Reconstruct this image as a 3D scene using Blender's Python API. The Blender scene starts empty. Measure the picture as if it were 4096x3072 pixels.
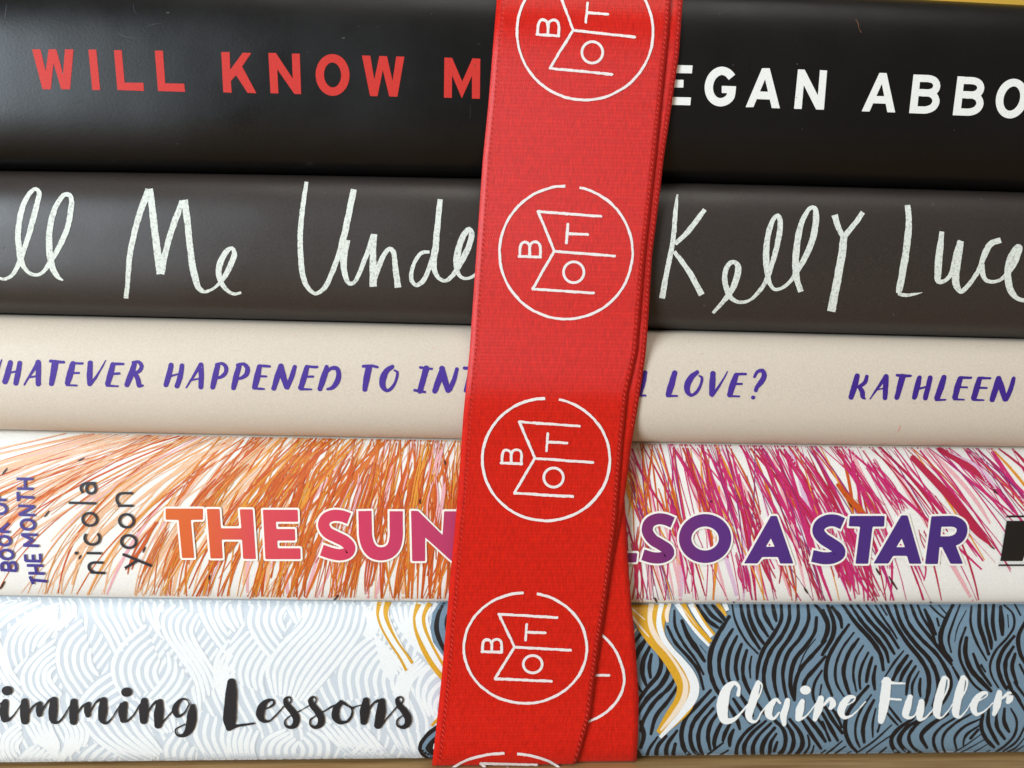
import bpy, math, random
import numpy as np
from mathutils import Matrix, Vector
from mathutils.geometry import tessellate_polygon

SC = bpy.context.scene
COL = SC.collection
random.seed(7)

# ------------------------------------------------------------------ camera
FPX = 3900.0                      # focal length in photograph pixels (4096 wide)
MM = 0.03e-3                      # one photograph pixel on the spines is about 0.03 mm
DIST = FPX * MM
PITCH, YAW, ROLL = math.radians(7.0), math.radians(3.1), math.radians(0.95)
ZC = 0.0504                       # height of the picture centre on the spines
F = np.array([math.sin(YAW) * math.cos(PITCH), math.cos(YAW) * math.cos(PITCH), -math.sin(PITCH)])
R0 = np.array([math.cos(YAW), -math.sin(YAW), 0.0])
U0 = np.cross(R0, F)
R = R0 * math.cos(ROLL) + U0 * math.sin(ROLL)
U = U0 * math.cos(ROLL) - R0 * math.sin(ROLL)
CAM = np.array([0.0, 0.0, ZC]) - DIST * F

cd = bpy.data.cameras.new('camera')
cam = bpy.data.objects.new('camera', cd)
COL.objects.link(cam)
cd.sensor_width = 36.0
cd.lens = FPX / 4096 * 36.0
cd.clip_start, cd.clip_end = 0.005, 20.0
cd.dof.use_dof = True
cd.dof.focus_distance = DIST * 1.0
cd.dof.aperture_fstop = 30.0
cam.matrix_world = Matrix(((R[0], U[0], -F[0], CAM[0]), (R[1], U[1], -F[1], CAM[1]), (R[2], U[2], -F[2], CAM[2]), (0, 0, 0, 1)))
SC.camera = cam

# ------------------------------------------------------------------ world, lamps, exposure
w = bpy.data.worlds.new('World')
SC.world = w
w.use_nodes = True
bg = w.node_tree.nodes['Background']
bg.inputs[0].default_value = (1.0, 0.90, 0.78, 1)
bg.inputs[1].default_value = 0.21
SC.view_settings.view_transform = 'Standard'
SC.view_settings.look = 'None'
SC.view_settings.exposure = 0.0
SC.view_settings.gamma = 1.0
SC.view_settings.use_curve_mapping = False


def area_lamp(name, loc, target, sx, sy, power, col):
    l = bpy.data.lights.new(name, 'AREA')
    l.shape, l.size, l.size_y, l.energy, l.color = 'RECTANGLE', sx, sy, power, col
    o = bpy.data.objects.new(name, l)
    COL.objects.link(o)
    o.location = loc
    o.rotation_euler = (Vector(target) - Vector(loc)).to_track_quat('-Z', 'Y').to_euler()
    return o


area_lamp('window_light', (-0.41, -0.45, 0.16), (0, 0, 0.05), 0.28, 0.29, 4.5, (0.78, 0.90, 1.0))
area_lamp('room_light', (0.10, -0.55, 1.0), (0, 0, 0.05), 0.7, 0.5, 3.2, (1.0, 0.95, 0.88))


# ------------------------------------------------------------------ helpers: colour, materials, objects
def lin(c):
    return tuple(((v / 255) / 12.92 if v / 255 <= 0.04045 else ((v / 255 + 0.055) / 1.055) ** 2.4) for v in c) + (1.0,)


def mat(name, rgb, rough=0.45, grain=0.06, gscale=9000, bump=0.0, bscale=2500, spec=0.5, rgb2=None, mixscale=3000, mixlo=0.45, mixhi=0.6, rvar=0.0):
    m = bpy.data.materials.new(name)
    m.use_nodes = True
    nt = m.node_tree
    b = nt.nodes['Principled BSDF']
    b.inputs['Roughness'].default_value = rough
    b.inputs['Specular IOR Level'].default_value = spec
    tc = nt.nodes.new('ShaderNodeTexCoord')
    c = lin(rgb)
    out = None
    if rgb2 is not None:
        n = nt.nodes.new('ShaderNodeTexNoise')
        n.inputs['Scale'].default_value = mixscale
        n.inputs['Detail'].default_value = 4
        nt.links.new(tc.outputs['Object'], n.inputs['Vector'])
        rp = nt.nodes.new('ShaderNodeValToRGB')
        rp.color_ramp.elements[0].position, rp.color_ramp.elements[1].position = mixlo, mixhi
        rp.color_ramp.elements[0].color, rp.color_ramp.elements[1].color = c, lin(rgb2)
        nt.links.new(n.outputs['Fac'], rp.inputs['Fac'])
        out = rp.outputs['Color']
    if grain > 0:
        n = nt.nodes.new('ShaderNodeTexNoise')
        n.inputs['Scale'].default_value = gscale
        n.inputs['Detail'].default_value = 2
        nt.links.new(tc.outputs['Object'], n.inputs['Vector'])
        mr = nt.nodes.new('ShaderNodeMapRange')
        mr.inputs['From Min'].default_value, mr.inputs['From Max'].default_value = 0.3, 0.7
        mr.inputs['To Min'].default_value, mr.inputs['To Max'].default_value = 1 - grain, 1 + grain
        nt.links.new(n.outputs['Fac'], mr.inputs['Value'])
        mx = nt.nodes.new('ShaderNodeMix')
        mx.data_type, mx.blend_type = 'RGBA', 'MULTIPLY'
        mx.inputs['Factor'].default_value = 1
        mx.inputs['A'].default_value = c
        if out:
            nt.links.new(out, mx.inputs['A'])
        nt.links.new(mr.outputs['Result'], mx.inputs['B'])
        out = mx.outputs['Result']
    if out:
        nt.links.new(out, b.inputs['Base Color'])
    else:
        b.inputs['Base Color'].default_value = c
    if rvar > 0:
        n = nt.nodes.new('ShaderNodeTexNoise')
        n.inputs['Scale'].default_value = 45
        n.inputs['Detail'].default_value = 7
        n.inputs['Roughness'].default_value = 0.65
        nt.links.new(tc.outputs['Object'], n.inputs['Vector'])
        mr = nt.nodes.new('ShaderNodeMapRange')
        mr.inputs['From Min'].default_value, mr.inputs['From Max'].default_value = 0.3, 0.7
        mr.inputs['To Min'].default_value, mr.inputs['To Max'].default_value = rough - rvar, rough + rvar
        nt.links.new(n.outputs['Fac'], mr.inputs['Value'])
        nt.links.new(mr.outputs['Result'], b.inputs['Roughness'])
    if bump > 0:
        n = nt.nodes.new('ShaderNodeTexNoise')
        n.inputs['Scale'].default_value = bscale
        n.inputs['Detail'].default_value = 3
        nt.links.new(tc.outputs['Object'], n.inputs['Vector'])
        bp = nt.nodes.new('ShaderNodeBump')
        bp.inputs['Strength'].default_value = bump
        bp.inputs['Distance'].default_value = 0.00005
        nt.links.new(n.outputs['Fac'], bp.inputs['Height'])
        if rvar > 0:                            # the wrapper is not perfectly taut
            n2 = nt.nodes.new('ShaderNodeTexNoise')
            n2.inputs['Scale'].default_value = 55
            n2.inputs['Detail'].default_value = 2
            nt.links.new(tc.outputs['Object'], n2.inputs['Vector'])
            b2 = nt.nodes.new('ShaderNodeBump')
            b2.inputs['Strength'].default_value = 0.35
            b2.inputs['Distance'].default_value = 0.0006
            nt.links.new(n2.outputs['Fac'], b2.inputs['Height'])
            nt.links.new(b2.outputs['Normal'], bp.inputs['Normal'])
        nt.links.new(bp.outputs['Normal'], b.inputs['Normal'])
    return m


def link(name, verts, faces, mats, parent=None, idx=None, smooth=None, origin=(0, 0, 0)):
    me = bpy.data.meshes.new(name)
    v = np.asarray(verts, dtype=float) - np.asarray(origin, dtype=float)
    me.from_pydata(v.tolist(), [], faces)
    for m in (mats if isinstance(mats, (list, tuple)) else [mats]):
        me.materials.append(m)
    if idx is not None:
        me.polygons.foreach_set('material_index', idx)
    if smooth is True:
        me.polygons.foreach_set('use_smooth', [True] * len(me.polygons))
    elif smooth is not None:
        me.polygons.foreach_set('use_smooth', np.array(([bool(smooth)] * len(me.polygons)) if isinstance(smooth, bool) else smooth, dtype=bool))
    me.update()
    o = bpy.data.objects.new(name, me)
    COL.objects.link(o)
    if parent:
        o.parent = parent
    else:
        o.location = origin
    return o


def thing(name, label, cat, loc, group=None):
    o = bpy.data.objects.new(name, None)
    o.empty_display_size = 0.01
    COL.objects.link(o)
    o.location = loc
    o['label'], o['category'] = label, cat
    if group:
        o['group'] = group
    return o


# ------------------------------------------------------------------ photograph point <-> surface
def rays(p):
    p = np.asarray(p, dtype=float)
    return F[None] + R[None] * ((p[:, :1] - 2048) / FPX) + U[None] * ((1536 - p[:, 1:2]) / FPX)


def on_plane(p, y):
    d = rays(p)
    t = (y - CAM[1]) / d[:, 1]
    return CAM[None] + d * t[:, None]


def to_px(P):
    q = np.asarray(P) - CAM[None]
    z = q @ F
    return np.stack([2048 + FPX * (q @ R) / z, 1536 - FPX * (q @ U) / z], 1), z


class Surface:
    """A front y = f(x, z); place() drops points seen in the photograph onto it."""
    def y(self, x, z):
        raise NotImplementedError

    def place(self, p, lift):
        d = rays(p)
        y = np.full(len(d), self.y0)
        for _ in range(14):
            t = (y - CAM[1]) / d[:, 1]
            P = CAM[None] + d * t[:, None]
            y = 0.4 * y + 0.6 * self.y(P[:, 0], P[:, 2])
        P = CAM[None] + d * ((y - CAM[1]) / d[:, 1])[:, None]
        e = 2e-5
        gz = (self.y(P[:, 0], P[:, 2] + e) - self.y(P[:, 0], P[:, 2] - e)) / (2 * e)
        n = np.stack([np.zeros(len(d)), -np.ones(len(d)), gz], 1)
        n /= np.linalg.norm(n, axis=1)[:, None]
        return P + n * np.asarray(lift)[:, None]


def quad(pts, y):
    P = on_plane(pts, y)
    return np.polyfit(P[:, 0], P[:, 2], min(2, len(pts) - 1))


XF = 0.066


def ev(q, x):
    xc = np.clip(x, -XF, XF)
    return np.polyval(q, xc) + np.polyval(np.polyder(q), xc) * (x - xc)


class Spine(Surface):
    def __init__(self, y0, depth, power, top, bot):
        self.y0, self.d, self.p = y0, depth, power
        self.top, self.bot = top, bot

    def y(self, x, z):
        zt, zb = ev(self.top, x), ev(self.bot, x)
        s = np.clip(np.abs((z - (zt + zb) / 2) / ((zt - zb) / 2)), 0, 0.992)
        return self.y0 + self.d * (1 - (1 - s ** self.p) ** (1 / self.p))


# ------------------------------------------------------------------ printed shapes
S = 2212 / 1024


def T(tx, ty, pts, s=S):
    return [(tx + p[0] / s, ty + p[1] / s) + ((p[2] / s,) if len(p) > 2 else ()) for p in pts]


def spline(pts, step=7.0, closed=False):
    a = np.asarray(pts, dtype=float)
    n = len(a)
    out = []
    if n == 2:
        k = max(2, int(np.linalg.norm(a[1, :2] - a[0, :2]) / step) + 1)
        return np.array([a[0] + (a[1] - a[0]) * i / (k - 1) for i in range(k)])
    seg = n if closed else n - 1
    for i in range(seg):
        p1, p2 = a[i], a[(i + 1) % n]
        p0 = a[i - 1] if (closed or i > 0) else 2 * p1 - p2
        p3 = a[(i + 2) % n] if (closed or i + 2 < n) else 2 * p2 - p1
        L = np.linalg.norm(p2[:2] - p1[:2])
        k = max(2, int(L / step))
        # centripetal knots
        t01 = max(np.linalg.norm(p1[:2] - p0[:2]), 1e-6) ** 0.5
        t12 = max(L, 1e-6) ** 0.5
        t23 = max(np.linalg.norm(p3[:2] - p2[:2]), 1e-6) ** 0.5
        m1 = (p2 - p1 + t12 * ((p1 - p0) / t01 - (p2 - p0) / (t01 + t12)))
        m2 = (p2 - p1 + t12 * ((p3 - p2) / t23 - (p3 - p1) / (t12 + t23)))
        for j in range(k):
            u = j / k
            out.append((2 * p1 - 2 * p2 + m1 + m2) * u ** 3 + (-3 * p1 + 3 * p2 - 2 * m1 - m2) * u * u + m1 * u + p1)
    if not closed:
        out.append(a[-1])
    return np.array(out)


class Print:
    """Collects flat printed shapes given in photograph pixels, then lays them on a surface as one mesh."""
    def __init__(self, surf, lift=2e-5, limits=None):
        self.s, self.v, self.l, self.f, self.i = surf, [], [], [], []
        self.lift, self.lim, self.grad = lift, limits, 1.5e-7

    def add(self, v, f, m, lift, grad=0.0):
        b = sum(len(a) for a in self.v)
        self.v.append(np.asarray(v, dtype=float))
        self.l.append(lift + grad * np.arange(len(v)))
        self.f += [tuple(b + k for k in t) for t in f]
        self.i += [m] * len(f)

    def stroke(self, pts, width=None, m=0, cap='round', smooth=True, grow=0.0, jit=0.0, closed=False, step=7.0, dl=None, clip=False):
        a = [tuple(p[:2]) + ((p[2] if len(p) > 2 and width is None else width),) for p in pts]
        a = spline(a, step, closed) if smooth else np.vstack([spline(a[i:i + 2], step)[(1 if i else 0):] for i in range(len(a) - 1)])
        if clip and self.lim:
            ok = [(self.lim[0](p[0]) - 3 < p[1] < self.lim[1](p[0]) + 3) for p in a]
            runs, cur = [], []
            for p, k in zip(a, ok):
                if k:
                    cur.append(p)
                elif cur:
                    runs.append(cur)
                    cur = []
            if cur:
                runs.append(cur)
            for r_ in runs:
                if len(r_) > 2:
                    self._strip(np.array(r_), m, cap, grow, jit, False, dl)
            return
        self._strip(a, m, cap, grow, jit, closed, dl)

    def _strip(self, a, m, cap, grow, jit, closed, dl):
        n = len(a)
        d = np.gradient(a[:, :2], axis=0)
        if closed:
            d = np.roll(a[:, :2], -1, 0) - np.roll(a[:, :2], 1, 0)
        d /= np.maximum(np.linalg.norm(d, axis=1), 1e-9)[:, None]
        hw = np.maximum(a[:, 2] / 2 + grow, 0.3)
        c = a[:, :2].copy()
        if not closed and cap != 'none':
            if cap == 'round':
                ang = [1.45, 1.25, 1.0, 0.75, 0.5, 0.25]
            else:
                ang = [1.0] if grow else []
            pre, post, hp, hq = [], [], [], []
            for g in ang:
                if cap == 'round':
                    pre.append(c[0] - d[0] * hw[0] * math.sin(g)); hp.append(hw[0] * math.cos(g))
                    post.append(c[-1] + d[-1] * hw[-1] * math.sin(g)); hq.append(hw[-1] * math.cos(g))
                else:
                    pre.append(c[0] - d[0] * grow); hp.append(hw[0])
                    post.append(c[-1] + d[-1] * grow); hq.append(hw[-1])
            if pre:
                c = np.vstack([pre, c, post[::-1]])
                hw = np.concatenate([hp, hw, hq[::-1]])
                d = np.vstack([[d[0]] * len(pre), d, [d[-1]] * len(post)])
        n = len(c)
        nn = np.stack([-d[:, 1], d[:, 0]], 1)
        q = max(1, int(hw.max() * 2 / 16))
        v = []
        jl = jr = 0.0
        pl = pr_ = None
        for k in range(n):
            if jit:
                jl = 0.6 * jl + random.gauss(0, jit)
                jr = 0.6 * jr + random.gauss(0, jit)
            a0, a1 = c[k] + nn[k] * (jl - hw[k]), c[k] + nn[k] * (jr + hw[k])
            if not closed:                      # no folding back on the inside of tight bends
                if pl is not None and (a0 - pl) @ d[k] < 0:
                    a0 = pl + d[k] * 0.02
                if pr_ is not None and (a1 - pr_) @ d[k] < 0:
                    a1 = pr_ + d[k] * 0.02
                pl, pr_ = a0, a1
            for j in range(q + 1):
                v.append(a0 + (a1 - a0) * j / q)
        f = []
        for k in range(n if closed else n - 1):
            e = (k + 1) % n
            for j in range(q):
                f.append((k * (q + 1) + j, k * (q + 1) + j + 1, e * (q + 1) + j + 1, e * (q + 1) + j))
        L = self.lift
        self.add(v, f, m, L, self.grad / (q + 1) if not closed else 0)
        self.lift += (dl if dl is not None else 4e-7)

    def ring(self, cx, cy, rx, ry, width, m=0, rot=0.0, grow=0.0, a0=0, a1=360, skew=0.0):
        n = 64
        full = abs(a1 - a0) >= 360
        pts = []
        for k in range(n if full else n + 1):
            a = math.radians(a0 + (a1 - a0) * k / n)
            x, y = rx * math.cos(a), ry * math.sin(a)
            x -= y * skew
            pts.append((cx + x * math.cos(rot) - y * math.sin(rot), cy + x * math.sin(rot) + y * math.cos(rot)))
        self.stroke(pts, width, m, 'butt', True, grow, closed=full, step=12)

    def poly(self, pts, m=0, r=0.0, grow=0.0, dl=None, step=16.0):
        a = np.asarray([p[:2] for p in pts], dtype=float)
        area = 0.5 * np.sum(a[:, 0] * np.roll(a[:, 1], -1) - np.roll(a[:, 0], -1) * a[:, 1])
        if area < 0:
            a = a[::-1]
        n = len(a)
        if grow:
            b = []
            for i in range(n):
                e1, e2 = a[i] - a[i - 1], a[(i + 1) % n] - a[i]
                n1 = np.array([e1[1], -e1[0]]) / np.linalg.norm(e1)
                n2 = np.array([e2[1], -e2[0]]) / np.linalg.norm(e2)
                b.append(a[i] + (n1 + n2) * min(grow / max(1 + n1 @ n2, 0.35), grow * 2))
            a = np.array(b)
            r = r + grow * 0.6
        if r:
            b = []
            for i in range(n):
                e1, e2 = a[i - 1] - a[i], a[(i + 1) % n] - a[i]
                l1, l2 = np.linalg.norm(e1), np.linalg.norm(e2)
                k = min(r, 0.45 * l1, 0.45 * l2)
                p, q = a[i] + e1 / l1 * k, a[i] + e2 / l2 * k
                for t in (0, 0.25, 0.5, 0.75, 1):
                    b.append((1 - t) ** 2 * p + 2 * t * (1 - t) * a[i] + t * t * q)
            a = np.array(b)
        tri = tessellate_polygon([[Vector((p[0], p[1], 0)) for p in a]])
        v, f = [], []
        for t in tri:
            A, B, C = a[t[0]], a[t[1]], a[t[2]]
            L = max(np.linalg.norm(A - B), np.linalg.norm(B - C), np.linalg.norm(C - A))
            k = max(1, int(math.ceil(L / step)))
            b0 = len(v)
            ids = {}
            for i in range(k + 1):
                for j in range(k + 1 - i):
                    ids[i, j] = b0 + len(ids)
                    v.append(A + (B - A) * i / k + (C - A) * j / k)
            for i in range(k):
                for j in range(k - i):
                    f.append((ids[i, j], ids[i + 1, j], ids[i, j + 1]))
                    if i + j < k - 1:
                        f.append((ids[i + 1, j], ids[i + 1, j + 1], ids[i, j + 1]))
        self.add(v, f, m, self.lift)
        self.lift += (dl if dl is not None else 4e-7)

    def dot(self, cx, cy, rx, ry, m=0):
        self.poly([(cx + rx * math.cos(k * math.pi / 10), cy + ry * math.sin(k * math.pi / 10)) for k in range(20)], m)

    def build(self, name, mats, parent):
        v = np.vstack(self.v)
        if self.lim:
            lo = np.array([self.lim[0](x) for x in v[:, 0]])
            hi = np.array([self.lim[1](x) for x in v[:, 0]])
            v[:, 1] = np.clip(v[:, 1], lo, hi)
        P = self.s.place(v, np.concatenate(self.l))
        # faces turned towards the viewer
        f = self.f
        out = []
        for t in f:
            a, b, c = P[t[0]], P[t[1]], P[t[2]]
            n = np.cross(b - a, c - a)
            out.append(t if n[1] < 0 else t[::-1])
        return link(name, P, out, mats, parent, self.i, True, parent.location if parent.parent is None else parent.parent.location)


# ------------------------------------------------------------------ the setting
def plank_mat():
    m = mat('pale_wood', (186, 152, 104), 0.45, 0.05, 3000)
    nt = m.node_tree
    tc = nt.nodes.new('ShaderNodeTexCoord')
    mp = nt.nodes.new('ShaderNodeMapping')
    mp.inputs['Scale'].default_value = (12, 240, 12)
    n = nt.nodes.new('ShaderNodeTexNoise')
    n.inputs['Scale'].default_value = 6
    n.inputs['Detail'].default_value = 8
    rp = nt.nodes.new('ShaderNodeValToRGB')
    rp.color_ramp.elements[0].position, rp.color_ramp.elements[1].position = 0.3, 0.72
    rp.color_ramp.elements[0].color, rp.color_ramp.elements[1].color = lin((150, 112, 66)), lin((192, 158, 108))
    nt.links.new(tc.outputs['Object'], mp.inputs['Vector'])
    nt.links.new(mp.outputs['Vector'], n.inputs['Vector'])
    nt.links.new(n.outputs['Fac'], rp.inputs['Fac'])
    nt.links.new(rp.outputs['Color'], nt.nodes['Principled BSDF'].inputs['Base Color'])
    return m


def box(name, lo, hi, m):
    x0, y0, z0 = lo
    x1, y1, z1 = hi
    v = [(x0, y0, z0), (x1, y0, z0), (x1, y1, z0), (x0, y1, z0), (x0, y0, z1), (x1, y0, z1), (x1, y1, z1), (x0, y1, z1)]
    f = [(0, 3, 2, 1), (4, 5, 6, 7), (0, 1, 5, 4), (1, 2, 6, 5), (2, 3, 7, 6), (3, 0, 4, 7)]
    o = link(name, v, f, m)
    o['kind'] = 'structure'
    return o


box('table_top', (-0.6, -0.45, -0.03), (0.6, 0.40, 0.0), plank_mat())
box('wall', (-1.2, 0.402, -0.6), (1.2, 0.45, 1.2), mat('yellow_wall_paint', (252, 208, 84), 0.7, 0.03, 400, 0.15, 600))

# ------------------------------------------------------------------ the five books
EDGE = [
    [(0, -120), (2048, -92), (4096, -8)],
    [(0, 672), (2048, 706), (4096, 758)],
    [(0, 1262), (2048, 1310), (4096, 1360)],
    [(0, 1729), (2048, 1769), (4096, 1797)],
    [(0, 2388), (2048, 2413.5), (4096, 2417)],
]


def px_edge(k, off=0.0):
    if k < 5:
        q = np.polyfit([p[0] for p in EDGE[k]], [p[1] for p in EDGE[k]], 2)
    else:
        q = np.polyfit([0, 2048, 4096], [3056, 3058, 3020], 2)
    return lambda x: float(np.polyval(q, x)) + off


Y0 = [0.0, 0.0004, -0.0005, 0.0023, 0.0032]            # how far each spine stands back
DEP = [0.0052, 0.0046, 0.0050, 0.0030, 0.0030]         # roundness of each spine
POW = [2.9, 2.9, 2.5, 3.6, 3.8]
GAPZ = 0.00012
Zq = []
for k in range(5):
    yb = 0.5 * (Y0[max(k - 1, 0)] + Y0[k]) + 0.0012
    Zq.append(quad(EDGE[k], yb))
Zq.append(np.array([0.0, 0.0, 0.00035]))
SP = []
for k in range(5):
    top = Zq[k].copy()
    bot = Zq[k + 1].copy()
    if k:
        top[-1] -= GAPZ / 2
    if k < 4:
        bot[-1] += GAPZ / 2
    SP.append(Spine(Y0[k], DEP[k], POW[k], top, bot))


def outline(sp):
    """upper and lower outline of a spine in the photograph, as functions of x"""
    xs = np.linspace(-0.085, 0.085, 60)
    lo, hi, pxs = [], [], []
    for x in xs:
        zt, zb = float(ev(sp.top, x)), float(ev(sp.bot, x))
        s_ = np.linspace(-0.985, 0.985, 90)
        P = np.stack([np.full(90, x), sp.y0 + sp.d * (1 - (1 - np.abs(s_) ** sp.p) ** (1 / sp.p)), (zt + zb) / 2 + s_ * (zt - zb) / 2], 1)
        q, _ = to_px(P)
        pxs.append(q[45, 0]); lo.append(q[:, 1].min()); hi.append(q[:, 1].max())
    return (lambda x: float(np.interp(x, pxs, lo)) + 1.5), (lambda x: float(np.interp(x, pxs, hi)) - 1.5)


LIM = [outline(sp) for sp in SP]

PAGES = mat('page_paper', (232, 222, 200), 0.8, 0.05, 4000)


def make_book(k, label, m, x0, x1, back):
    sp = SP[k]
    base = Vector((0, 0.02, float(np.polyval(sp.bot, 0))))
    root = thing('hardcover_book', label, 'book', base, 'books stacked flat under the ribbon')
    xs = np.linspace(x0, x1, 150)
    ss = np.sin(np.linspace(math.pi / 2, -math.pi / 2, 61))
    sec = [(back, 1.0, 0)] + [(sp.y0 + sp.d * (1 - max(0.0, 1 - abs(s) ** sp.p) ** (1 / sp.p)), s, 0) for s in ss] + [(back, -1.0, 0)]
    th = 0.0022
    inn = sp.y0 + sp.d + 0.0012
    sec += [(back, -1.0, th), (inn, -1.0, th), (inn, 1.0, -th), (back, 1.0, -th)]
    v, n = [], len(sec)
    for x in xs:
        zt, zb = float(ev(sp.top, x)), float(ev(sp.bot, x))
        for (y, s, o) in sec:
            v.append((x, y, (zt + zb) / 2 + s * (zt - zb) / 2 + o))
    f, sm = [], []
    for i in range(len(xs) - 1):
        for j in range(n):
            a, b = i * n + j, i * n + (j + 1) % n
            f.append((a, b, b + n, a + n)[::-1])
            sm.append(j <= 61)
    f.append(tuple(range(n)))
    f.append(tuple((len(xs) - 1) * n + j for j in range(n))[::-1])
    sm += [False, False]
    link('cover', v, f, m, root, None, sm, base)
    # page block between the boards
    v = []
    px = np.linspace(x0 + 0.003, x1 - 0.003, 60)
    for x in px:
        zt, zb = float(ev(sp.top, x)) - th - 0.0001, float(ev(sp.bot, x)) + th + 0.0001
        v += [(x, inn + 0.0003, zb), (x, back - 0.004, zb), (x, back - 0.004, zt), (x, inn + 0.0003, zt)]
    f = []
    for i in range(len(px) - 1):
        for j in range(4):
            a, b = i * 4 + j, i * 4 + (j + 1) % 4
            f.append((a, b, b + 4, a + 4)[::-1])
    f += [(0, 1, 2, 3), tuple(4 * (len(px) - 1) + j for j in (3, 2, 1, 0))]
    link('page_block', v, f, PAGES, root, None, False, base)
    return root


B1 = make_book(0, 'black book on top of the stack with red and white block capitals on its spine',
               mat('black_jacket', (13, 12, 12), 0.34, 0.25, 6000, 0.12, 3000, 0.36, rvar=0.09), -0.113, 0.121, 0.150)
B2 = make_book(1, 'charcoal grey book with chalky white handwriting along its spine',
               mat('charcoal_jacket', (52, 45, 41), 0.40, 0.22, 6000, 0.12, 3000, 0.5, rvar=0.09), -0.110, 0.112, 0.147)
B3 = make_book(2, 'cream book in the middle of the stack with purple brush capitals on its spine',
               mat('cream_jacket', (216, 202, 184), 0.5, 0.06, 5000, 0.12, 3000, 0.4, rvar=0.09), -0.111, 0.114, 0.149)
B4 = make_book(3, 'white book with orange and magenta pen scribbles and bold purple to orange letters',
               mat('white_jacket', (243, 239, 231), 0.42, 0.05, 5000, 0.08, 3000, 0.45, rvar=0.09), -0.100, 0.118, 0.151)
PALE = (208, 215, 221)
B5 = make_book(4, 'bottom book with pale and slate blue wavy hair pattern on its spine',
               mat('pale_blue_jacket', PALE, 0.42, 0.05, 5000, 0.08, 3000, 0.45, rvar=0.09), -0.114, 0.116, 0.152)

# ---- book 1: red and white block capitals
RED = mat('red_ink', (204, 52, 44), 0.5, 0.08, 5000, spec=0.22)
WHITE1 = mat('white_ink', (242, 242, 236), 0.45, 0.05, 5000)
p = Print(SP[0], 3e-5)
for pl in (
    [(278, 427), (350, 427), (396, 618), (420, 427), (487, 427), (546, 640), (562, 427), (636, 427), (606, 772), (530, 772), (463, 545), (440, 772), (368, 772)],
    [(764, 429), (833, 429), (866, 778), (798, 778)],
    [(985, 434), (1052, 434), (1077, 714), (1240, 716), (1245, 786), (1015, 778)],
    [(1338, 438), (1408, 438), (1428, 720), (1592, 724), (1600, 794), (1366, 787)],
    [(1912, 450), (1984, 450), (1990, 603), (2098, 456), (2172, 458), (2092, 575), (2216, 806), (2140, 803), (2040, 650), (1995, 700), (2003, 802), (1930, 798)],
    [(2319, 458), (2384, 458), (2530, 680), (2522, 464), (2590, 464), (2602, 814), (2544, 812), (2396, 598), (2406, 808), (2338, 806)],
    [(3128, 480), (3200, 482), (3234, 690), (3278, 484), (3344, 486), (3392, 700), (3424, 488), (3494, 490), (3434, 836), (3364, 834), (3308, 605), (3262, 832), (3198, 830)],
    [(3840, 498), (3906, 500), (3994, 705), (4082, 504), (4150, 508), (4146, 854), (4078, 852), (4078, 655), (3990, 850), (3906, 650), (3904, 846), (3836, 844)],
):
    p.poly(T(0, 0, pl), r=2.0)
c = T(1024, 0, [(662, 648)])[0]
p.ring(c[0], c[1], 110 / S, 144 / S, 72 / S, rot=-0.04)
p.build('title_lettering', RED, B1)

p = Print(SP[0], 3e-5)
for pl in (
    [(1310, 560), (1560, 566), (1554, 634), (1305, 630)], [(1300, 688), (1482, 690), (1480, 757), (1300, 754)],
    [(1285, 836), (1546, 842), (1540, 910), (1280, 904)], [(1310, 562), (1375, 562), (1345, 904), (1280, 904)],
    [(2018, 926), (2160, 590), (2226, 590), (2085, 926)], [(2164, 590), (2226, 590), (2314, 936), (2244, 934)],
    [(2125, 790), (2270, 795), (2285, 862), (2095, 856)], [(1812, 742), (1936, 746), (1930, 806), (1812, 804)],
):
    p.poly(T(2048, 0, pl), r=1.5)
p.stroke(T(2048, 0, [(1900, 668), (1865, 630), (1815, 612), (1765, 628), (1722, 675), (1700, 748), (1712, 820), (1750, 868), (1800, 884), (1850, 870), (1886, 835), (1896, 775)]), 72 / S, cap='butt')
for pl in (
    [(258, 600), (316, 602), (430, 825), (448, 606), (510, 610), (482, 948), (415, 946), (308, 735), (290, 942), (224, 940)],
    [(808, 962), (962, 630), (1024, 632), (876, 964)], [(964, 630), (1024, 632), (1098, 972), (1030, 970)],
    [(925, 830), (1040, 832), (1055, 898), (890, 892)],
    [(1256, 644), (1318, 646), (1285, 980), (1218, 978)], [(1637, 660), (1698, 662), (1660, 998), (1594, 996)],
):
    p.poly(T(3072, 0, pl), r=1.5)
for dx, dy in ((0, 0), (380, 18)):
    p.stroke(T(3072, 0, [(1276 + dx, 676 + dy), (1340 + dx, 678 + dy), (1400 + dx, 682 + dy), (1442 + dx, 702 + dy), (1457 + dx, 742 + dy), (1440 + dx, 782 + dy), (1395 + dx, 802 + dy), (1330 + dx, 801 + dy), (1262 + dx, 799 + dy)]), 62 / S, cap='butt')
    p.stroke(T(3072, 0, [(1330 + dx, 803 + dy), (1395 + dx, 806 + dy), (1436 + dx, 832 + dy), (1450 + dx, 878 + dy), (1425 + dx, 925 + dy), (1370 + dx, 949 + dy), (1300 + dx, 950 + dy), (1240 + dx, 947 + dy)]), 62 / S, cap='butt')
c = T(3072, 0, [(2105, 852)])[0]
p.ring(c[0], c[1], 104 / S, 138 / S, 66 / S, skew=0.13)
p.build('author_lettering', WHITE1, B1)

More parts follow.
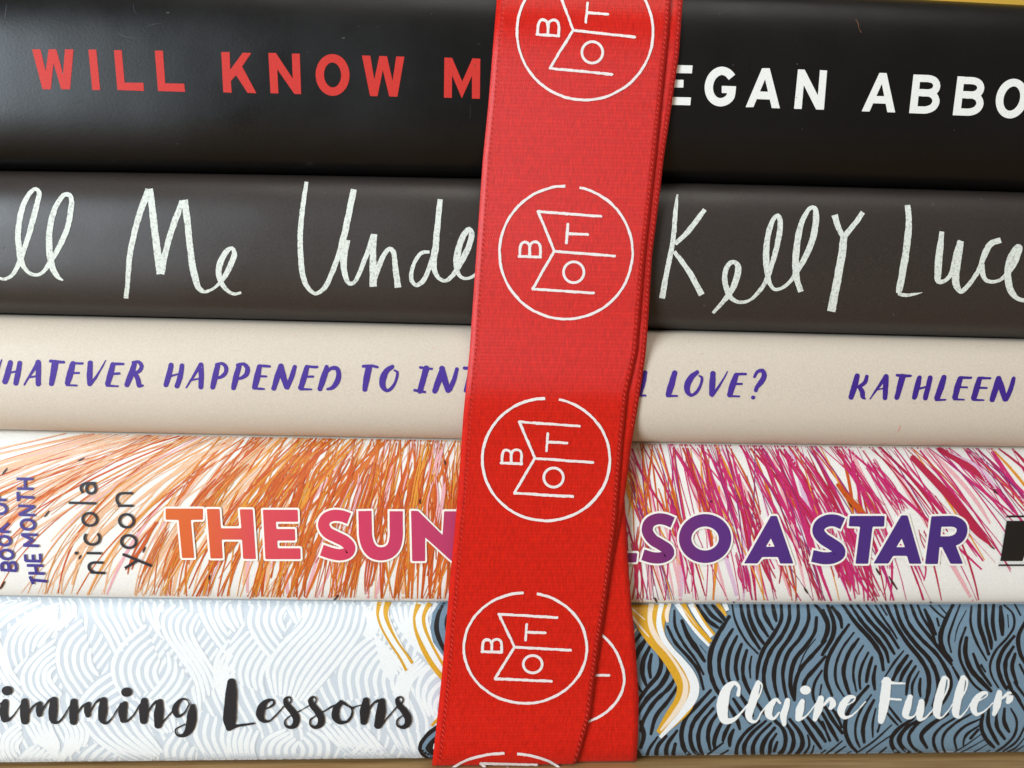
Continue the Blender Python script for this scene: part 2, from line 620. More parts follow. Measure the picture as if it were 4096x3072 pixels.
p = Print(SP[0], 2e-5, LIM[0])
for st in ([(1000, 268, 4), (1040, 300, 7), (1110, 325, 9), (1190, 330, 4)], [(1240, 250, 3), (1310, 215, 6), (1400, 200, 3)], [(58, 40, 4), (48, 120, 10), (38, 210, 4)],
           [(1150, 30, 3), (1160, 90, 4), (1185, 120, 3)], [(4066, 905, 2), (4060, 1020, 3)], [(600, 905, 2), (720, 860, 3)]):
    p.stroke(T(0, 0, st))
p.stroke(T(3072, 0, [(758, 168, 4), (778, 205, 5), (785, 245, 3), (806, 282, 4)]), m=1)
rd = random.Random(5)
for _ in range(60):
    x, y = rd.uniform(10, 4080), rd.uniform(20, 660)
    a, l = rd.uniform(0, 6.3), rd.choice([1, 1, 2, 3, 9])
    p.stroke([(x, y, 2.2), (x + l * math.cos(a), y + l * math.sin(a), 2.0)], m=0 if rd.random() < 0.7 else 2, step=4)
p.build('scuff_marks', [mat('scuffed_black', (40, 44, 48), 0.6, 0.1), mat('orange_fleck', (130, 84, 56), 0.6, 0.1), mat('pale_dust', (110, 112, 110), 0.8, 0.1)], B1)
p = Print(SP[1], 2e-5, LIM[1])
for _ in range(70):
    x, y = rd.uniform(10, 4080), rd.uniform(740, 1280)
    a, l = rd.uniform(0, 6.3), rd.choice([1, 1, 2, 4, 10])
    p.stroke([(x, y, 2.0), (x + l * math.cos(a), y + l * math.sin(a), 1.8)], step=4)
p.build('scuff_marks', mat('pale_dust', (104, 102, 98), 0.8, 0.1), B2)

# ---- book 2: chalk handwriting
CHALK = mat('chalk_ink', (224, 228, 218), 0.6, 0.12, 5000, rgb2=(140, 139, 132), mixscale=3200, mixlo=0.52, mixhi=0.82)
CH1 = [
    [(-120, 900, 30), (-60, 990, 28), (0, 1022, 26), (40, 1028, 28), (100, 1000, 34), (150, 925, 44), (200, 800, 50), (240, 680, 50), (290, 500, 54), (328, 350, 52), (338, 280, 44), (310, 252, 36), (262, 285, 44), (205, 385, 52), (170, 520, 56), (158, 660, 58), (165, 760, 58), (185, 870, 56), (220, 940, 40), (270, 985, 32), (330, 990, 30), (390, 950, 34), (430, 890, 44), (480, 810, 48), (540, 700, 52), (588, 570, 54), (610, 450, 54), (620, 355, 50), (602, 305, 44), (562, 300, 40), (512, 355, 48), (462, 460, 54), (432, 600, 58), (425, 720, 60), (438, 850, 62), (466, 950, 54), (505, 1010, 40), (548, 1040, 12)],
    [(1090, 1195, 46), (1105, 1050, 46), (1120, 850, 54), (1158, 650, 56), (1205, 470, 60), (1285, 255, 64)],
    [(1295, 250, 62), (1325, 500, 66), (1355, 750, 68), (1388, 985, 76)],
    [(1392, 985, 66), (1430, 800, 56), (1500, 560, 58), (1578, 355, 58)],
    [(1596, 345, 62), (1622, 550, 62), (1655, 850, 62), (1685, 1010, 66), (1715, 1100, 52), (1765, 1138, 32), (1830, 1118, 28), (1890, 1070, 34), (1945, 1000, 48), (2000, 890, 54), (2026, 800, 46), (2005, 762, 38), (1968, 780, 46), (1920, 850, 56), (1893, 930, 60), (1895, 1010, 56), (1925, 1080, 44), (1975, 1135, 36), (2030, 1158, 30), (2085, 1145, 20)],
]
CH2 = [
    [(437, 190, 36), (405, 400, 48), (385, 600, 50), (385, 800, 52), (400, 970, 52), (442, 1090, 46), (510, 1152, 34), (590, 1105, 46), (650, 990, 50), (705, 850, 50), (750, 700, 58), (795, 500, 62), (845, 255, 58)],
    [(780, 690, 72), (758, 880, 60), (772, 1000, 52), (805, 1065, 40), (845, 1060, 34), (892, 980, 42), (942, 850, 46), (985, 740, 50), (1018, 645, 54)],
    [(1020, 640, 58), (1010, 800, 60), (1012, 950, 66), (1014, 1095, 66)],
    [(1015, 1050, 46), (1060, 920, 50), (1110, 815, 46), (1155, 765, 40), (1185, 790, 46), (1208, 950, 56), (1226, 1102, 60)],
    [(1500, 795, 26), (1435, 800, 34), (1382, 860, 36), (1345, 960, 36), (1345, 1040, 38), (1385, 1083, 36), (1440, 1050, 44), (1490, 950, 46), (1530, 840, 50)],
    [(1590, 340, 52), (1570, 550, 56), (1552, 750, 62), (1535, 870, 60), (1548, 970, 44), (1590, 1028, 38), (1640, 1043, 34), (1690, 1008, 40), (1740, 940, 52), (1795, 840, 56), (1848, 720, 54), (1862, 630, 50), (1840, 598, 46), (1795, 650, 58), (1752, 760, 62), (1732, 880, 60), (1742, 965, 46), (1780, 1018, 34), (1840, 1023, 32), (1900, 985, 30), (1960, 920, 30)],
]
CH3 = [
    [(1430, 298, 20), (1415, 420, 40), (1402, 600, 44), (1380, 760, 48), (1340, 950, 50), (1297, 1195, 56)],
    [(1665, 428, 40), (1590, 530, 50), (1500, 640, 48), (1408, 725, 36)],
    [(1400, 790, 40), (1470, 880, 48), (1550, 1000, 54), (1600, 1090, 54), (1640, 1165, 60)],
    [(1735, 1322, 26), (1790, 1262, 34), (1850, 1190, 44), (1910, 1100, 56), (1950, 985, 64), (1952, 910, 54), (1915, 880, 40), (1872, 900, 44), (1840, 980, 50), (1840, 1060, 52), (1862, 1140, 50), (1900, 1198, 40), (1960, 1228, 32), (2050, 1212, 32), (2130, 1140, 34), (2200, 1035, 42), (2245, 900, 48), (2285, 760, 50), (2312, 620, 50), (2315, 525, 48), (2296, 482, 42), (2260, 510, 42), (2224, 600, 48), (2200, 720, 54), (2196, 860, 58), (2204, 970, 52), (2226, 1065, 42), (2265, 1115, 32), (2322, 1110, 32), (2392, 1060, 36), (2462, 960, 50), (2532, 840, 56), (2597, 680, 58), (2625, 500, 58), (2612, 418, 46), (2576, 418, 40), (2524, 490, 48), (2480, 620, 58), (2455, 780, 62), (2448, 900, 64), (2458, 1020, 60), (2495, 1138, 54)],
    [(2787, 475, 60), (2822, 590, 52), (2865, 665, 54)], [(3032, 452, 46), (2962, 550, 48), (2880, 650, 56)],
    [(2868, 650, 70), (2852, 800, 74), (2817, 1000, 74), (2757, 1308, 78)],
    [(3417, 390, 50), (3427, 550, 60), (3402, 800, 66), (3367, 1000, 66), (3347, 1110, 64), (3335, 1152, 40)],
    [(3335, 1155, 30), (3402, 1168, 34), (3472, 1160, 24), (3545, 1145, 5)],
    [(3712, 618, 44), (3692, 800, 68), (3680, 950, 70), (3684, 1045, 52), (3722, 1050, 36), (3782, 1000, 40), (3814, 900, 44), (3852, 760, 54), (3877, 698, 56)],
    [(3875, 700, 60), (3850, 850, 76), (3832, 1000, 72), (3842, 1095, 62), (3875, 1138, 44), (3915, 1112, 40), (3982, 1030, 42), (4042, 930, 44), (4085, 810, 56), (4135, 725, 58), (4222, 692, 52)],
    [(4060, 900, 50), (4066, 990, 46), (4095, 1040, 38), (4150, 1052, 32), (4220, 1034, 32), (4275, 985, 44), (4335, 900, 54), (4378, 800, 50), (4392, 755, 40), (4368, 745, 42), (4322, 805, 54), (4288, 900, 60), (4284, 1010, 66), (4304, 1120, 66), (4355, 1188, 46), (4420, 1212, 36), (4512, 1180, 36)],
]


def thin(st):
    return [(a_, b_, c_ * 0.90) for a_, b_, c_ in st]


p = Print(SP[1], 3e-5)
for st in CH1:
    p.stroke(T(0, 640, thin(st)), cap='butt', jit=0.5)
for st in CH2:
    p.stroke(T(1024, 640, thin(st)), cap='butt', jit=0.5)
p.build('title_lettering', CHALK, B2)
p = Print(SP[1], 3e-5)
for st in CH3:
    p.stroke(T(2048, 640, thin(st)), cap='butt', jit=0.5)
p.build('author_lettering', CHALK, B2)

# ---- book 3: purple brush capitals
PURPLE = mat('purple_ink', (74, 50, 146), 0.55, 0.08, 6000, spec=0.25)
BR1 = [
    [(14, 518, 14), (-30, 650, 24), (-60, 735, 34)],
    [(90, 540, 44), (65, 640, 52), (45, 705, 48)], [(172, 545, 42), (155, 640, 48), (138, 718, 44)], [(70, 632, 20), (165, 612, 20)],
    [(330, 540, 40), (260, 650, 24), (210, 732, 14)], [(330, 540, 50), (332, 640, 48), (332, 724, 46)], [(255, 668, 16), (335, 655, 16)],
    [(437, 528, 28), (500, 535, 28), (552, 538, 24)], [(478, 545, 58), (460, 640, 54), (445, 722, 44)],
    [(630, 550, 48), (605, 640, 56), (583, 718, 46)], [(630, 546, 24), (712, 548, 22)], [(615, 630, 20), (682, 630, 20)], [(580, 735, 22), (662, 738, 18)],
    [(780, 545, 46), (775, 640, 52), (776, 722, 46)], [(780, 730, 30), (840, 650, 20), (912, 524, 11)],
    [(975, 558, 44), (955, 640, 54), (930, 724, 46)], [(975, 552, 24), (1066, 552, 22)], [(960, 640, 20), (1032, 636, 20)], [(925, 740, 22), (1018, 744, 16)],
    [(1160, 555, 44), (1135, 640, 54), (1098, 732, 44)], [(1150, 540, 26), (1200, 536, 30), (1224, 570, 38), (1208, 610, 38), (1160, 636, 24)], [(1165, 630, 36), (1190, 680, 44), (1202, 732, 44)], [(1200, 745, 26), (1234, 738, 18)],
    [(1478, 562, 42), (1460, 650, 50), (1434, 732, 44)], [(1572, 567, 40), (1560, 650, 46), (1530, 742, 44)], [(1465, 660, 20), (1560, 635, 18)],
    [(1735, 558, 36), (1670, 660, 24), (1610, 756, 14)], [(1735, 562, 46), (1740, 660, 46), (1735, 750, 44)], [(1660, 690, 18), (1740, 675, 16)],
    [(1880, 568, 42), (1860, 660, 50), (1838, 752, 44)], [(1870, 557, 26), (1920, 550, 28), (1953, 582, 38), (1948, 630, 38), (1910, 664, 30), (1860, 678, 20)],
    [(2065, 572, 42), (2040, 665, 50), (2018, 757, 44)], [(2050, 562, 26), (2105, 554, 30), (2136, 587, 40), (2130, 640, 40), (2090, 671, 30), (2045, 683, 20)],
    [(2242, 575, 42), (2222, 665, 52), (2200, 752, 46)],
]
BR2 = [
    [(30, 568, 26), (118, 574, 22)], [(12, 655, 20), (88, 660, 20)], [(-15, 765, 20), (68, 768, 18)],
    [(212, 572, 40), (185, 660, 50), (155, 762, 44)], [(215, 572, 48), (235, 660, 54), (265, 752, 44)], [(335, 577, 34), (310, 660, 44), (272, 755, 38)],
    [(440, 582, 44), (415, 670, 52), (387, 758, 44)], [(440, 575, 24), (528, 578, 22)], [(425, 662, 20), (492, 662, 20)], [(385, 770, 22), (478, 772, 16)],
    [(610, 578, 36), (585, 670, 54), (552, 766, 44)], [(598, 640, 20), (650, 590, 30), (698, 592, 40), (716, 645, 46), (698, 710, 46), (660, 757, 34), (618, 769, 22)],
    [(927, 573, 26), (1000, 570, 26), (1048, 580, 24)], [(975, 585, 56), (955, 680, 54), (940, 772, 42)],
    [(1178, 577, 34), (1128, 612, 48), (1094, 690, 56), (1098, 752, 46), (1132, 783, 28), (1180, 750, 26), (1213, 680, 22), (1220, 622, 22), (1196, 607, 14)],
    [(1470, 592, 54), (1442, 690, 50), (1417, 785, 50)], [(1420, 582, 24), (1518, 595, 22)], [(1372, 780, 26), (1458, 795, 22)],
    [(1610, 592, 44), (1580, 690, 54), (1545, 786, 46)], [(1606, 592, 48), (1630, 690, 54), (1660, 780, 46)], [(1735, 597, 32), (1710, 690, 40), (1672, 776, 40)],
    [(1800, 588, 28), (1900, 595, 26)], [(1862, 610, 54), (1818, 780, 46)],
]
BR3 = [
    [(1150, 628, 40), (1128, 720, 50), (1100, 805, 48)], [(1105, 825, 22), (1152, 825, 18)],
    [(1405, 630, 46), (1380, 720, 56), (1350, 812, 50)], [(1342, 830, 24), (1424, 828, 18)],
    [(1598, 624, 36), (1550, 664, 50), (1515, 730, 56), (1515, 790, 48), (1546, 823, 30), (1595, 793, 28), (1633, 720, 24), (1640, 668, 24), (1616, 653, 14)],
    [(1735, 635, 46), (1730, 720, 52), (1724, 812, 44)], [(1728, 825, 28), (1790, 740, 22), (1860, 620, 11)],
    [(1935, 650, 44), (1905, 735, 54), (1880, 817, 48)], [(1935, 640, 24), (2018, 640, 22)], [(1915, 726, 20), (1983, 725, 20)], [(1872, 830, 22), (1962, 832, 16)],
    [(2094, 663, 24), (2120, 620, 28), (2162, 610, 38), (2178, 650, 44), (2150, 710, 46), (2117, 750, 36), (2106, 780, 34)],
]
BR4 = [
    [(770, 657, 46), (745, 750, 52), (718, 838, 48)], [(852, 662, 34), (838, 710, 34), (782, 752, 28)], [(790, 750, 38), (815, 800, 46), (818, 838, 40), (838, 853, 16)],
    [(1015, 662, 36), (950, 755, 24), (882, 853, 13)], [(1018, 662, 46), (1015, 750, 46), (1010, 845, 42)], [(940, 775, 16), (1015, 760, 14)],
    [(1114, 650, 24), (1180, 655, 26), (1232, 655, 20)], [(1160, 665, 56), (1135, 760, 50), (1112, 842, 44)],
    [(1308, 672, 42), (1285, 760, 50), (1264, 840, 44)], [(1400, 672, 42), (1380, 760, 46), (1358, 846, 44)], [(1290, 770, 20), (1385, 745, 18)],
    [(1520, 668, 44), (1490, 760, 54), (1460, 845, 50)], [(1452, 862, 24), (1532, 862, 16)],
    [(1660, 680, 46), (1635, 760, 52), (1614, 840, 48)], [(1660, 670, 26), (1752, 672, 22)], [(1645, 752, 20), (1718, 755, 18)], [(1607, 856, 22), (1692, 862, 14)],
    [(1825, 684, 46), (1800, 770, 54), (1777, 846, 48)], [(1825, 673, 24), (1918, 675, 22)], [(1815, 758, 20), (1888, 760, 18)], [(1772, 861, 22), (1862, 865, 14)],
    [(1990, 678, 44), (1965, 770, 54), (1935, 860, 46)], [(1992, 678, 46), (2020, 770, 54), (2045, 856, 44)], [(2122, 677, 34), (2095, 770, 44), (2057, 856, 38)],
    [(2290, 690, 44), (2270, 770, 54), (2240, 860, 46)],
]
p = Print(SP[2], 3e-5)
for tx, strokes in ((0, BR1), (1024, BR2), (2048, BR3)):
    for st in strokes:
        p.stroke(T(tx, 1200, st), jit=0.35)
c = T(2048, 1200, [(2082, 842)])[0]
p.dot(c[0], c[1], 8.5, 8)
p.build('title_lettering', PURPLE, B3)
p = Print(SP[2], 3e-5)
for st in BR4:
    p.stroke(T(3072, 1200, st), jit=0.35)
p.build('author_lettering', mat('purple_ink', (66, 40, 136), 0.55, 0.08, 6000, spec=0.25), B3)
p = Print(SP[2], 2e-5)
p.stroke(T(3072, 1200, [(1142, 1085, 10), (1135, 1110, 14), (1122, 1140, 10)]))
p.build('pink_smudge', mat('pink_smudge', (226, 172, 160), 0.6, 0.05), B3)

p = Print(SP[2], 2e-5, LIM[2])
for _ in range(60):
    x, y = rd.uniform(10, 4080), rd.uniform(1330, 1760)
    a, l = rd.uniform(-0.4, 0.4), rd.choice([1, 1, 2, 5, 14])
    p.stroke([(x, y, 2.2), (x + l * math.cos(a), y + l * math.sin(a), 1.6)], m=rd.choice([0, 0, 1]), step=4)
p.stroke(T(3072, 1200, [(520, 1258, 3), (560, 1248, 5), (620, 1252, 3)]))
p.build('scuff_marks', [mat('cream_scuff', (196, 178, 158), 0.7, 0.05), mat('pink_fleck', (218, 176, 160), 0.7, 0.05)], B3)

# ---- book 4: scribbles, bold gradient title, small names
SCR = [mat('orange_ink', (216, 108, 38), 0.45, 0.1, 5000), mat('deep_orange_ink', (206, 88, 28), 0.45, 0.1, 5000),
       mat('amber_ink', (230, 152, 52), 0.45, 0.1, 5000), mat('peach_ink', (240, 190, 150), 0.45, 0.08, 5000),
       mat('pink_ink', (238, 178, 182), 0.45, 0.08, 5000), mat('magenta_ink', (206, 46, 112), 0.45, 0.12, 5000),
       mat('crimson_ink', (186, 38, 72), 0.45, 0.12, 5000), mat('violet_ink', (142, 50, 120), 0.45, 0.1, 5000),
       mat('dark_brown_ink', (62, 36, 34), 0.45, 0.1, 5000), mat('lilac_ink', (226, 190, 214), 0.45, 0.08, 5000)]
rs = random.Random(41)
y4t, y4b = px_edge(3, 0), px_edge(4, -2)
p = Print(SP[3], 1.2e-5, LIM[3])
p.grad = 2e-8
STEP = 8e-8


def lean(x):
    q = (2180 - x) / 2180
    if q > 0:
        return 0.40 * q + 0.03, 1.5 * q * q + 0.45 * q
    return 0.52 * q, 0.95 * q


def ray_line(xb, v0, v1, width, m, jl=0.0, taper=0.5):
    """one pen line: starts at xb on the bottom edge (v=1) and bends over towards the top (v=0)"""
    H = 660.0
    lb, lt = lean(xb)
    bow = rs.gauss(0, 14)
    pts = []
    for k in range(7):
        v = v0 + (v1 - v0) * k / 6
        h = max(0.0, 1 - v)
        x = xb + H * ((lb + jl) * h + (lt - lb) * 0.5 * h ** 2.2)
        y = y4t(x) + v * (y4b(x) - y4t(x))
        t = k / 6
        pts.append((x + bow * math.sin(math.pi * t), y, width * (1 - taper * abs(2 * t - 1) ** 2)))
    p.stroke(pts, None, m, 'round', True, jit=0.25, step=16, dl=STEP, clip=True)
    return pts[-1], pts[0]


def dens(x):
    if x < 520:
        return 0.27
    if x < 2500:
        return 1.0
    return 0.66 if x < 3600 else 0.5


def pick(x, kind):
    r = rs.random()
    if kind == 'under':
        if x < 2500:
            return 3 if r < 0.6 else 4
        return 4 if r < 0.6 else 9
    if kind == 'main':
        k = 0.03 if x < 1300 else (0.08 if x < 2300 else (0.38 if x < 2900 else 0.86))
        if r < k:
            return (4 if x < 2000 else 5) if rs.random() < 0.68 else (1 if x < 2000 else 6)
        return rs.choice([0, 0, 1, 1, 2]) if x < 2300 else rs.choice([0, 1, 1, 2, 6])
    return 2 if (x < 2300 and r < 0.6) else (0 if x < 2300 else (7 if r < 0.55 else 5))


def scatter(n, kind, wlo, whi, lo=-1200, hi=4480):
    for _ in range(n):
        x = rs.uniform(lo, hi)
        if rs.random() > dens(x):
            continue
        r = rs.random()
        if r < 0.4:
            v0, v1 = 0.0, rs.uniform(0.35, 0.95)
        elif r < 0.7:
            v0, v1 = rs.uniform(0.0, 0.6), 1.0
        else:
            v0, v1 = 0.0, 1.0
        if x > 2600 and v1 > 0.8 and kind == 'main' and rs.random() < 0.45:
            v0, v1 = 0.0, rs.uniform(0.4, 0.7)
        if x > 3980:
            v0, v1 = 0.0, min(rs.uniform(0.3, 0.8), 1 - (x - 3980) / 700)
            if v1 < 0.12:
                continue
        m = pick(x, kind)
        if kind == 'main' and x < 640 and rs.random() < 0.72:
            m = 3
        ray_line(x, v0, v1, rs.uniform(wlo, whi) * (0.8 if x < 500 else 1), m, rs.gauss(0, 0.15))


scatter(170, 'under', 8, 24)
scatter(340, 'main', 6, 15)
scatter(420, 'main', 3.5, 8)
scatter(260, 'thin', 2.2, 4.2)
# tight zigzags of the pen
for _ in range(120):
    x = rs.uniform(350, 3850)
    if rs.random() > dens(x):
        continue
    m = pick(x, 'main')
    va = rs.uniform(0.0, 0.7)
    vb = min(1.0, va + rs.uniform(0.18, 0.42))
    wd = rs.uniform(4, 8)
    for k in range(rs.randint(3, 6)):
        ray_line(x + k * wd * 1.25, va + rs.uniform(-0.04, 0.04), vb + rs.uniform(-0.05, 0.05), wd, m, rs.gauss(0, 0.03))
# dark pen ends, as photographed
for x, y, a, l in T(0, 0, []) or [(20, 1885, -0.9, 30), (325, 1838, -0.5, 24), (188, 2055, -0.9, 28), (320, 2228, -1.1, 16), (577, 2198, -1.2, 22), (838, 2310, -1.4, 18), (10, 2340, -1.0, 34), (2622, 2398, 1.1, 20), (2843, 2005, 0.7, 8), (2938, 2412, 0.9, 16), (3975, 1962, 0.75, 36), (3962, 2183, 0.72, 34), (3222, 2360, 1.0, 26), (3510, 2285, 1.0, 30), (3724, 2410, 0.8, 14), (1680, 2005, 1.4, 16), (1780, 1850, 1.4, 14), (1340, 2395, -0.9, 40), (3390, 2000, 1.1, 60), (3850, 2050, 0.9, 70), (2240, 1800, 0.2, 20), (3570, 2330, 1.0, 60)]:
    dx, dy = math.cos(a) * l / 2, math.sin(a) * l / 2
    p.stroke([(x - dx, y - dy, 4), (x, y, 8), (x + dx, y + dy, 5)], None, 8, step=8, dl=STEP)
# swept red wedges at the right
for st, m in (([(1480, 260, 40), (1700, 380, 60), (1850, 500, 40), (1960, 600, 10)], 6), ([(1250, 330, 50), (1600, 700, 70), (1800, 960, 60), (1930, 1090, 12)], 6),
              ([(1560, 280, 6), (1800, 400, 30), (1930, 560, 50), (1965, 590, 12)], 9), ([(1700, 265, 6), (1850, 380, 6), (2000, 590, 7), (2110, 790, 7)], 7),
              ([(600, 560, 30), (700, 680, 50), (800, 780, 40)], 1), ([(1700, 260, 5), (1860, 470, 6), (2040, 800, 6)], 5)):
    p.stroke(T(3072, 1680, st), None, m, step=10, dl=STEP)
p.build('scribble_print', SCR, B4)


def ramp_mat(name, stops):
    m = mat(name, (200, 60, 80), 0.42, 0.0)
    nt = m.node_tree
    tc = nt.nodes.new('ShaderNodeTexCoord')
    sx = nt.nodes.new('ShaderNodeSeparateXYZ')
    mr = nt.nodes.new('ShaderNodeMapRange')
    mr.inputs['From Min'].default_value, mr.inputs['From Max'].default_value = stops[0][0], stops[-1][0]
    rp = nt.nodes.new('ShaderNodeValToRGB')
    els = rp.color_ramp.elements
    els[0].position, els[0].color = 0.0, lin(stops[0][1])
    els[-1].position, els[-1].color = 1.0, lin(stops[-1][1])
    for x, c in stops[1:-1]:
        e = els.new((x - stops[0][0]) / (stops[-1][0] - stops[0][0]))
        e.color = lin(c)
    nt.links.new(tc.outputs['Object'], sx.inputs[0])
    nt.links.new(sx.outputs['X'], mr.inputs['Value'])
    nt.links.new(mr.outputs['Result'], rp.inputs['Fac'])
    nt.links.new(rp.outputs['Color'], nt.nodes['Principled BSDF'].inputs['Base Color'])
    return m


def X4(px):
    return float(on_plane([(px, 2200)], 0.0015)[0, 0])


TITLE = ramp_mat('gradient_ink', [(X4(660), (218, 100, 28)), (X4(820), (219, 92, 40)), (X4(1010), (218, 72, 76)), (X4(1400), (212, 56, 92)), (X4(1790), (186, 56, 100)),
                                  (X4(2620), (122, 44, 108)), (X4(2860), (94, 46, 126)), (X4(3150), (78, 46, 126)), (X4(4000), (70, 44, 122))])


def title(pr, g, word):
    def P(tx, pl, r=5):
        pr.poly(T(tx, 1680, pl), r=r, grow=g)

    def K(tx, st, wd):
        pr.stroke(T(tx, 1680, st), wd / S, cap='butt', grow=g, step=6)
    if word == 0:
        P(0, [(1435, 762), (1757, 762), (1757, 858), (1652, 860), (1682, 1188), (1577, 1188), (1547, 860), (1435, 858)])
    if word == 0:
        P(0, [(1790, 765), (1900, 765), (1912, 932), (2088, 932), (2074, 768), (2186, 768), (2214, 1197), (2104, 1196), (2094, 1030), (1918, 1030), (1928, 1192), (1822, 1192)])
    if word == 0:
        P(1024, [(62, 772), (362, 772), (366, 876), (174, 876), (178, 938), (338, 938), (342, 1038), (186, 1038), (190, 1104), (385, 1104), (388, 1198), (84, 1198)])
    if word == 1:
        K(1024, [(805, 848), (742, 826), (668, 822), (606, 850), (586, 905), (618, 965), (700, 1010), (775, 1050), (812, 1098), (796, 1140), (736, 1160), (660, 1150), (570, 1120)], 98)
    if word == 1:
        K(1024, [(942, 782), (945, 900), (950, 1010), (975, 1090), (1020, 1138), (1085, 1152), (1148, 1135), (1192, 1088), (1212, 1000), (1212, 900), (1212, 784)], 114)
    if word == 1:
        P(1024, [(1340, 780), (1400, 782), (1612, 990), (1625, 785), (1745, 785), (1750, 1215), (1690, 1215), (1462, 1010), (1462, 1215), (1350, 1215)])
    if word == 2:
        P(2048, [(930, 1145), (1080, 1145), (1072, 1225), (930, 1228)])
    if word == 2:
        K(2048, [(1385, 882), (1320, 856), (1250, 852), (1186, 884), (1166, 950), (1208, 1025), (1285, 1075), (1342, 1115), (1352, 1150), (1300, 1182), (1220, 1186), (1128, 1160)], 96)
    if word == 2:
        c_ = T(2048, 1680, [(1665, 1020)])[0]
        pr.ring(c_[0], c_[1], 172 / S, 157 / S, 108 / S, grow=g)
    if word == 3:
        P(3072, [(-212, 1235), (20, 825), (72, 825), (215, 1236), (100, 1236), (82, 1180), (-55, 1180), (-95, 1235)])
    if word == 4:
        K(3072, [(640, 892), (575, 866), (505, 868), (445, 905), (430, 960), (470, 1018), (545, 1068), (602, 1110), (612, 1148), (560, 1182), (480, 1190), (378, 1170)], 104)
    if word == 4:
        P(3072, [(700, 825), (1003, 825), (998, 918), (898, 918), (860, 1238), (750, 1238), (790, 918), (692, 915)])
    if word == 4:
        P(3072, [(905, 1236), (1145, 820), (1200, 820), (1320, 1238), (1215, 1238), (1195, 1170), (1075, 1170), (1035, 1236)])
    if word == 4:
        P(3072, [(1405, 828), (1500, 828), (1462, 1240), (1350, 1240)])
    if word == 4:
        K(3072, [(1440, 874), (1530, 872), (1610, 876), (1662, 912), (1668, 965), (1640, 1015), (1580, 1044), (1500, 1048), (1420, 1048)], 94)
    if word == 4:
        P(3072, [(1480, 1060), (1600, 1040), (1678, 1238), (1570, 1238)])


CREAM_INK = mat('cream_outline', (250, 245, 234), 0.45, 0.03)
for word in range(5):
    p = Print(SP[3], 1.75e-4)
    title(p, 17 / S, word)
    p.build('letter_outline', CREAM_INK, B4)
    p = Print(SP[3], 2.0e-4)
    title(p, 0, word)
    p.build('title_word', TITLE, B4)
# the bold letters' small counters show the outline colour
p = Print(SP[3], 2.15e-4)
p.poly(T(3072, 1680, [(20, 1020), (52, 1090), (-22, 1090)]), r=2)
p.poly(T(3072, 1680, [(1148, 1022), (1176, 1094), (1104, 1094)]), r=2)
p.build('letter_outline', CREAM_INK, B4)
p = Print(SP[3], 2.25e-4)
p.dot(*T(3072, 1680, [(1140, 1074)])[0], 4, 4)
p.dot(*T(3072, 1680, [(8, 1074)])[0], 4, 4)
p.build('scribble_print', SCR[5], B4)

INKB = mat('black_ink', (32, 30, 40), 0.45, 0.1, 5000)
p = Print(SP[3], 1.8e-4)
NY = 22
for st in (
    [(785, 1312), (912, 1318)], [(805, 1306), (776, 1285), (772, 1250), (800, 1230), (896, 1228)],
    [(752, 1146), (880, 1148)], [(748, 980), (734, 1012), (745, 1048), (780, 1070), (822, 1070), (856, 1048), (864, 1010), (848, 976)],
    [(597, 712), (835, 718)], [(832, 543), (745, 545), (712, 560), (702, 590), (720, 628)],
    [(1020, 738), (1155, 738)], [(1036, 728), (1014, 700), (1016, 655), (1042, 634), (1152, 630)],
    [(1062, 1155), (1315, 1258)], [(1082, 1275), (1195, 1208)],
):
    p.stroke(T(0, 1680, st), NY / S, cap='butt', step=5)
for cx, cy, rx, ry in ((779, 855, 62, 54), (1096, 868, 62, 56), (1115, 1047, 64, 54), (790, 590, 40, 42)):
    c = T(0, 1680, [(cx, cy)])[0]
    p.ring(c[0], c[1], rx / S, ry / S, NY / S, rot=0.1)
p.dot(*T(0, 1680, [(663, 1146)])[0], 7, 6.5)
p.build('author_lettering', INKB, B4)

p = Print(SP[3], 1.8e-4)
for st in (
    [(148, 506), (292, 508)], [(152, 590), (292, 592)], [(220, 508), (222, 590)],
    [(158, 618), (162, 700)], [(160, 660), (300, 668)],
    [(162, 738), (304, 744)], [(166, 814), (308, 820)], [(168, 812), (304, 746)],
    [(188, 985), (328, 990)], [(205, 1080), (340, 1084)], [(192, 988), (292, 1036), (208, 1078)],
    [(222, 1212), (362, 1216)], [(226, 1214), (222, 1156)], [(292, 1212), (288, 1158)], [(354, 1214), (350, 1150)],
    [(236, 1252), (376, 1254)], [(250, 1318), (390, 1322)], [(308, 1254), (320, 1320)],
    [(262, 1345), (292, 1412)], [(278, 1376), (410, 1388)],
    [(12, 1290), (150, 1298)], [(18, 1288), (20, 1240), (48, 1226), (74, 1242), (82, 1290)], [(82, 1290), (88, 1240), (112, 1224), (138, 1240), (144, 1294)],
    [(-60, 955), (88, 964)], [(20, 958), (-60, 900)], [(10, 950), (80, 888)],
    [(-80, 686), (58, 688)], [(-10, 688), (-12, 645)], [(-78, 688), (-80, 640)],
):
    p.stroke(T(0, 1680, st), 24 / S, cap='butt', smooth=len(st) > 3, step=5)
for cx, cy, rx, ry in ((245, 900, 58, 42), (62, 1158, 54, 38), (42, 1040, 52, 38), (2, 765, 58, 42)):
    c = T(0, 1680, [(cx, cy)])[0]
    p.ring(c[0], c[1], rx / S, ry / S, 24 / S, rot=0.12)
p.build('small_lettering', mat('indigo_ink', (64, 52, 136), 0.45, 0.08, 5000), B4)

